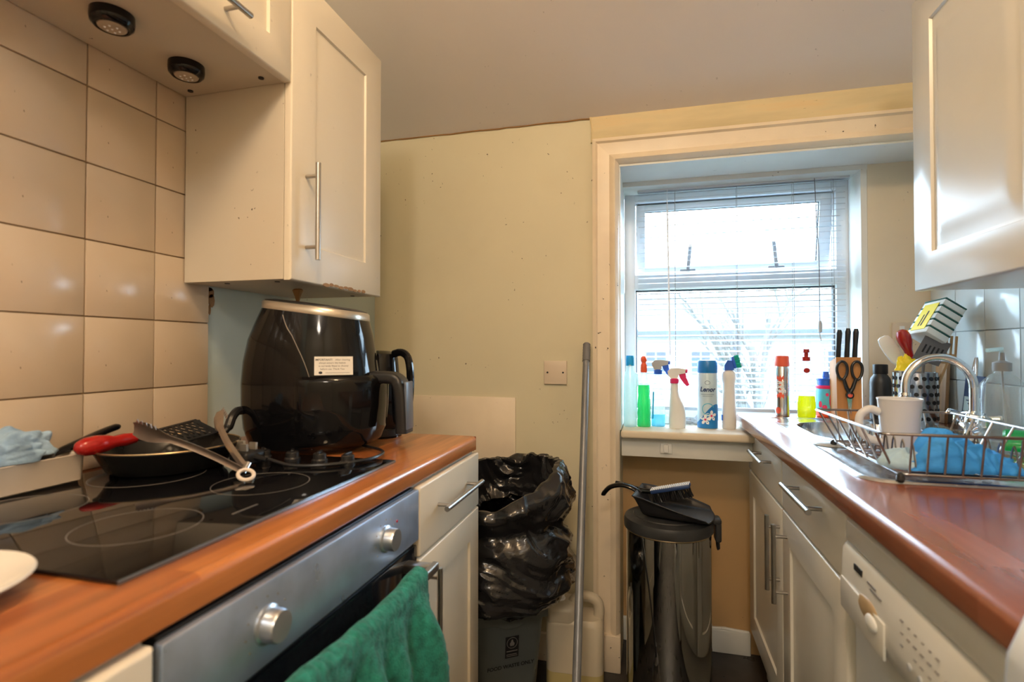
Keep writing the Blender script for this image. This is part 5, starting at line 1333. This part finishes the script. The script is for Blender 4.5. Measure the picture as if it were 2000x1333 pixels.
# yellow bow / duck
crumple((0.746, 1.845, WT + .175), .026, .016, .045, 5.5, 'yellow', 'yellow_glove', 'bright yellow rubber piece hanging on the rim of the utensil holder', 'glove', amp=.35, n=36)
# slotted grey turner
u3 = thing('slotted_turner', cb_, 'grey slotted turner leaning right in the utensil holder', 'utensil')
q = Vector((0.803, 1.87, WT + .20)); utensil_shaft(cb_ + Vector((.0, -.02, 0)), q).build('shaft', 'dgrey', u3)
Mu = frame(q + Vector((.020, 0, .032)), (.78, 0, -.30), (.45, 0, .89))
m1 = MB().box(-.036, .036, -.036, .040, -.001, .001, m=Mu)
m2 = MB()
for k in range(5): m2.box(-.024 + .0115 * k, -.019 + .0115 * k, -.010, .016, -.0014, .0014, m=Mu)
m2.build('slots', 'ink', u3, smooth=0)
m1.build('head', 'dgrey', u3, smooth=0)
# wooden fork
u4 = thing('wooden_fork', cb_, 'wooden fork standing in the utensil holder against the tiles', 'utensil')
q = Vector((0.870, 1.885, WT + .20)); utensil_shaft(cb_ + Vector((.02, 0, 0)), q, .005).build('shaft', 'spoonw', u4)
m1 = MB().box(-.022, .022, -.003, .003, 0, .03, .002, m=T(q.x, q.y, q.z - .005) @ RY(.08))
for k in range(4): m1.box(-.022 + .0125 * k, -.0155 + .0125 * k, -.003, .003, .028, .085, .002, m=T(q.x, q.y, q.z - .005) @ RY(.08))
m1.build('tines', 'spoonw', u4)
# pack of sponges, leaning on top of the utensils
Mp = T(0.850, 1.905, WT + .322) @ RZ(.15) @ RY(math.radians(33)) @ RX(math.radians(-6))
pk = thing('sponge_pack', Mp.translation, 'pack of white sponges with yellow label propped on the utensils by the tiles', 'sponge pack')
for k in range(5):
    z_ = -.062 + .0248 * k
    MB().box(-.034, .034, -.045, .045, z_, z_ + .0205, .004, 2, m=Mp).build('sponge', 'eraser', pk)
    MB().box(-.034, .034, -.045, .045, z_ + .0203, z_ + .0248, .001, m=Mp).build('scourer', 'dgreen', pk)
MB().box(-.0355, -.0345, -.030, .030, -.050, .045, m=Mp).build('label', 'yellow', pk)
MB().box(-.0361, -.0354, -.008, -.003, -.036, .018, m=Mp).box(-.0361, -.0354, .004, .008, -.036, .006, m=Mp).build('printed_lines', 'ink', pk, smooth=0)
# socket on cream wall
so_ = thing('wall_socket', (.857, Y2, 1.20), 'cream socket plate on the cream wall behind the utensils', 'socket')
MB().box(.825, .884, Y2 - .010, Y2, 1.155, 1.238, .004, 3).build('plate', 'cream_pl', so_)
MB().box(.846, .862, Y2 - .013, Y2 - .009, 1.20, 1.225, .002).build('rocker_switch', 'whitep', so_)
# chopping boards on wall
Mz = T(XR - .034, 2.03, WT) @ RY(.05)
tag(MB().box(-.006, .006, -.035, .035, 0, .215, .004, 2, m=Mz).build('chopping_board', 'board', loc=(XR - .034, 2.03, WT)), 'narrow wooden chopping board leaning on the tiles in the far corner of the worktop', 'chopping board')
pb = thing('brush_pack', (.865, 1.78, WT + .08), 'navy carded pack hanging in front of the chopping boards', 'packet')
Mz = T(.868, 1.765, WT + .015) @ RY(.10) @ RZ(.25)
MB().box(-.003, .003, -.030, .030, 0, .150, m=Mz).build('card', 'label_n', pb, smooth=0)
MB().box(-.0045, -.0032, -.026, .026, .050, .090, m=Mz).build('label', 'label_p', pb, smooth=0)
m1 = MB()
for k in range(3): m1.box(-.0052, -.0046, -.018, .018 - .006 * k, .078 - .009 * k, .081 - .009 * k, m=Mz)
m1.build('printed_lines', 'label_n', pb, smooth=0)
# steel tongs standing by the wall
st_ = thing('serving_tongs', (.918, 1.87, WT), 'steel serving tongs standing upright against the tiles behind the tap', 'tongs')
ap_ = Vector((.925, 1.845, WT + .215))
for q in ((.918, 1.905, WT + .02), (.916, 1.850, WT + .01)):
    q = Vector(q); d = (q - ap_); s_ = Vector((0, 1, 0)).cross(d).normalized() if False else Vector((0, .5, .1)).normalized()
    MB().loft([[ap_ + d * t + Vector((a * .003, b_ * w_, 0)) for a, b_ in rrect(2, 2, .6, 3)] for t, w_ in ((0, .004), (.05, .007), (.4, .008), (.65, .012), (.9, .016), (1, .006))]).build('arm', 'chrome', st_)
# clear pump bottle and liquid
c = (.826, 1.545, WT + .006)
b = thing('pump_bottle', c, 'large clear plastic pump bottle behind the mixer tap', 'bottle')
MB().lathe([(.042, 0), (.045, .003), (.045, .125), (.041, .150), (.026, .168), (.016, .175), (.015, .182)], c, 40).build('body', 'clear2', b)
MB().lathe([(.0185, .180), (.0185, .200), (.012, .203), (.006, .206), (.005, .225)], c, 24).build('collar', 'greyp', b)
MB().tube([Vector(c) + Vector((0, 0, .222)), Vector(c) + Vector((0, 0, .234)), Vector(c) + Vector((-.035, -.01, .230))], .005, 8).build('pump_nozzle', 'milky', b)
MB().tube([Vector(c) + Vector((0, 0, .18)), Vector(c) + Vector((.01, .005, .02))], .0025, 6).build('dip_tube', 'greyp', b)
c = (.80, 1.43, WT + .006)
b = thing('washing_up_bottle', c, 'green washing-up liquid bottle lying by the tap behind the dish rack', 'bottle')
Mg = T(c[0] - .02, c[1] + .03, c[2] + .026) @ RZ(-.5) @ RY(PI / 2)
MB().lathe([(.020, 0), (.0245, .005), (.0245, .10), (.019, .13), (.010, .145)], n=28, m=Mg).build('body', 'green_liq', b)
MB().lathe([(.011, .144), (.011, .160), (.001, .161)], n=20, m=Mg).build('cap', 'blue_cap', b)

# ceiling lamps out of frame; the one behind the camera is added as fill
for nm, p, lab in (('pendant_lamp', LAMP1, 'bare pendant bulb hanging from the kitchen ceiling above the camera'), ('pendant_lamp', FILL_LAMP, 'added fill bulb hung like a pendant, unseen behind the camera')):
    pd_ = thing(nm, p, lab, 'lamp')
    MB().lathe([(.001, 2.75 - p[2]), (.045, 2.745 - p[2]), (.04, 2.725 - p[2]), (.001, 2.72 - p[2])], p, 24).build('ceiling_rose', 'whitep', pd_)
    MB().tube([(p[0], p[1], 2.73), (p[0], p[1], p[2] + .12)], .003, 6).lathe([(.014, .075), (.016, .08), (.014, .12), (.001, .122)], p, 16).build('flex', 'whitep', pd_)
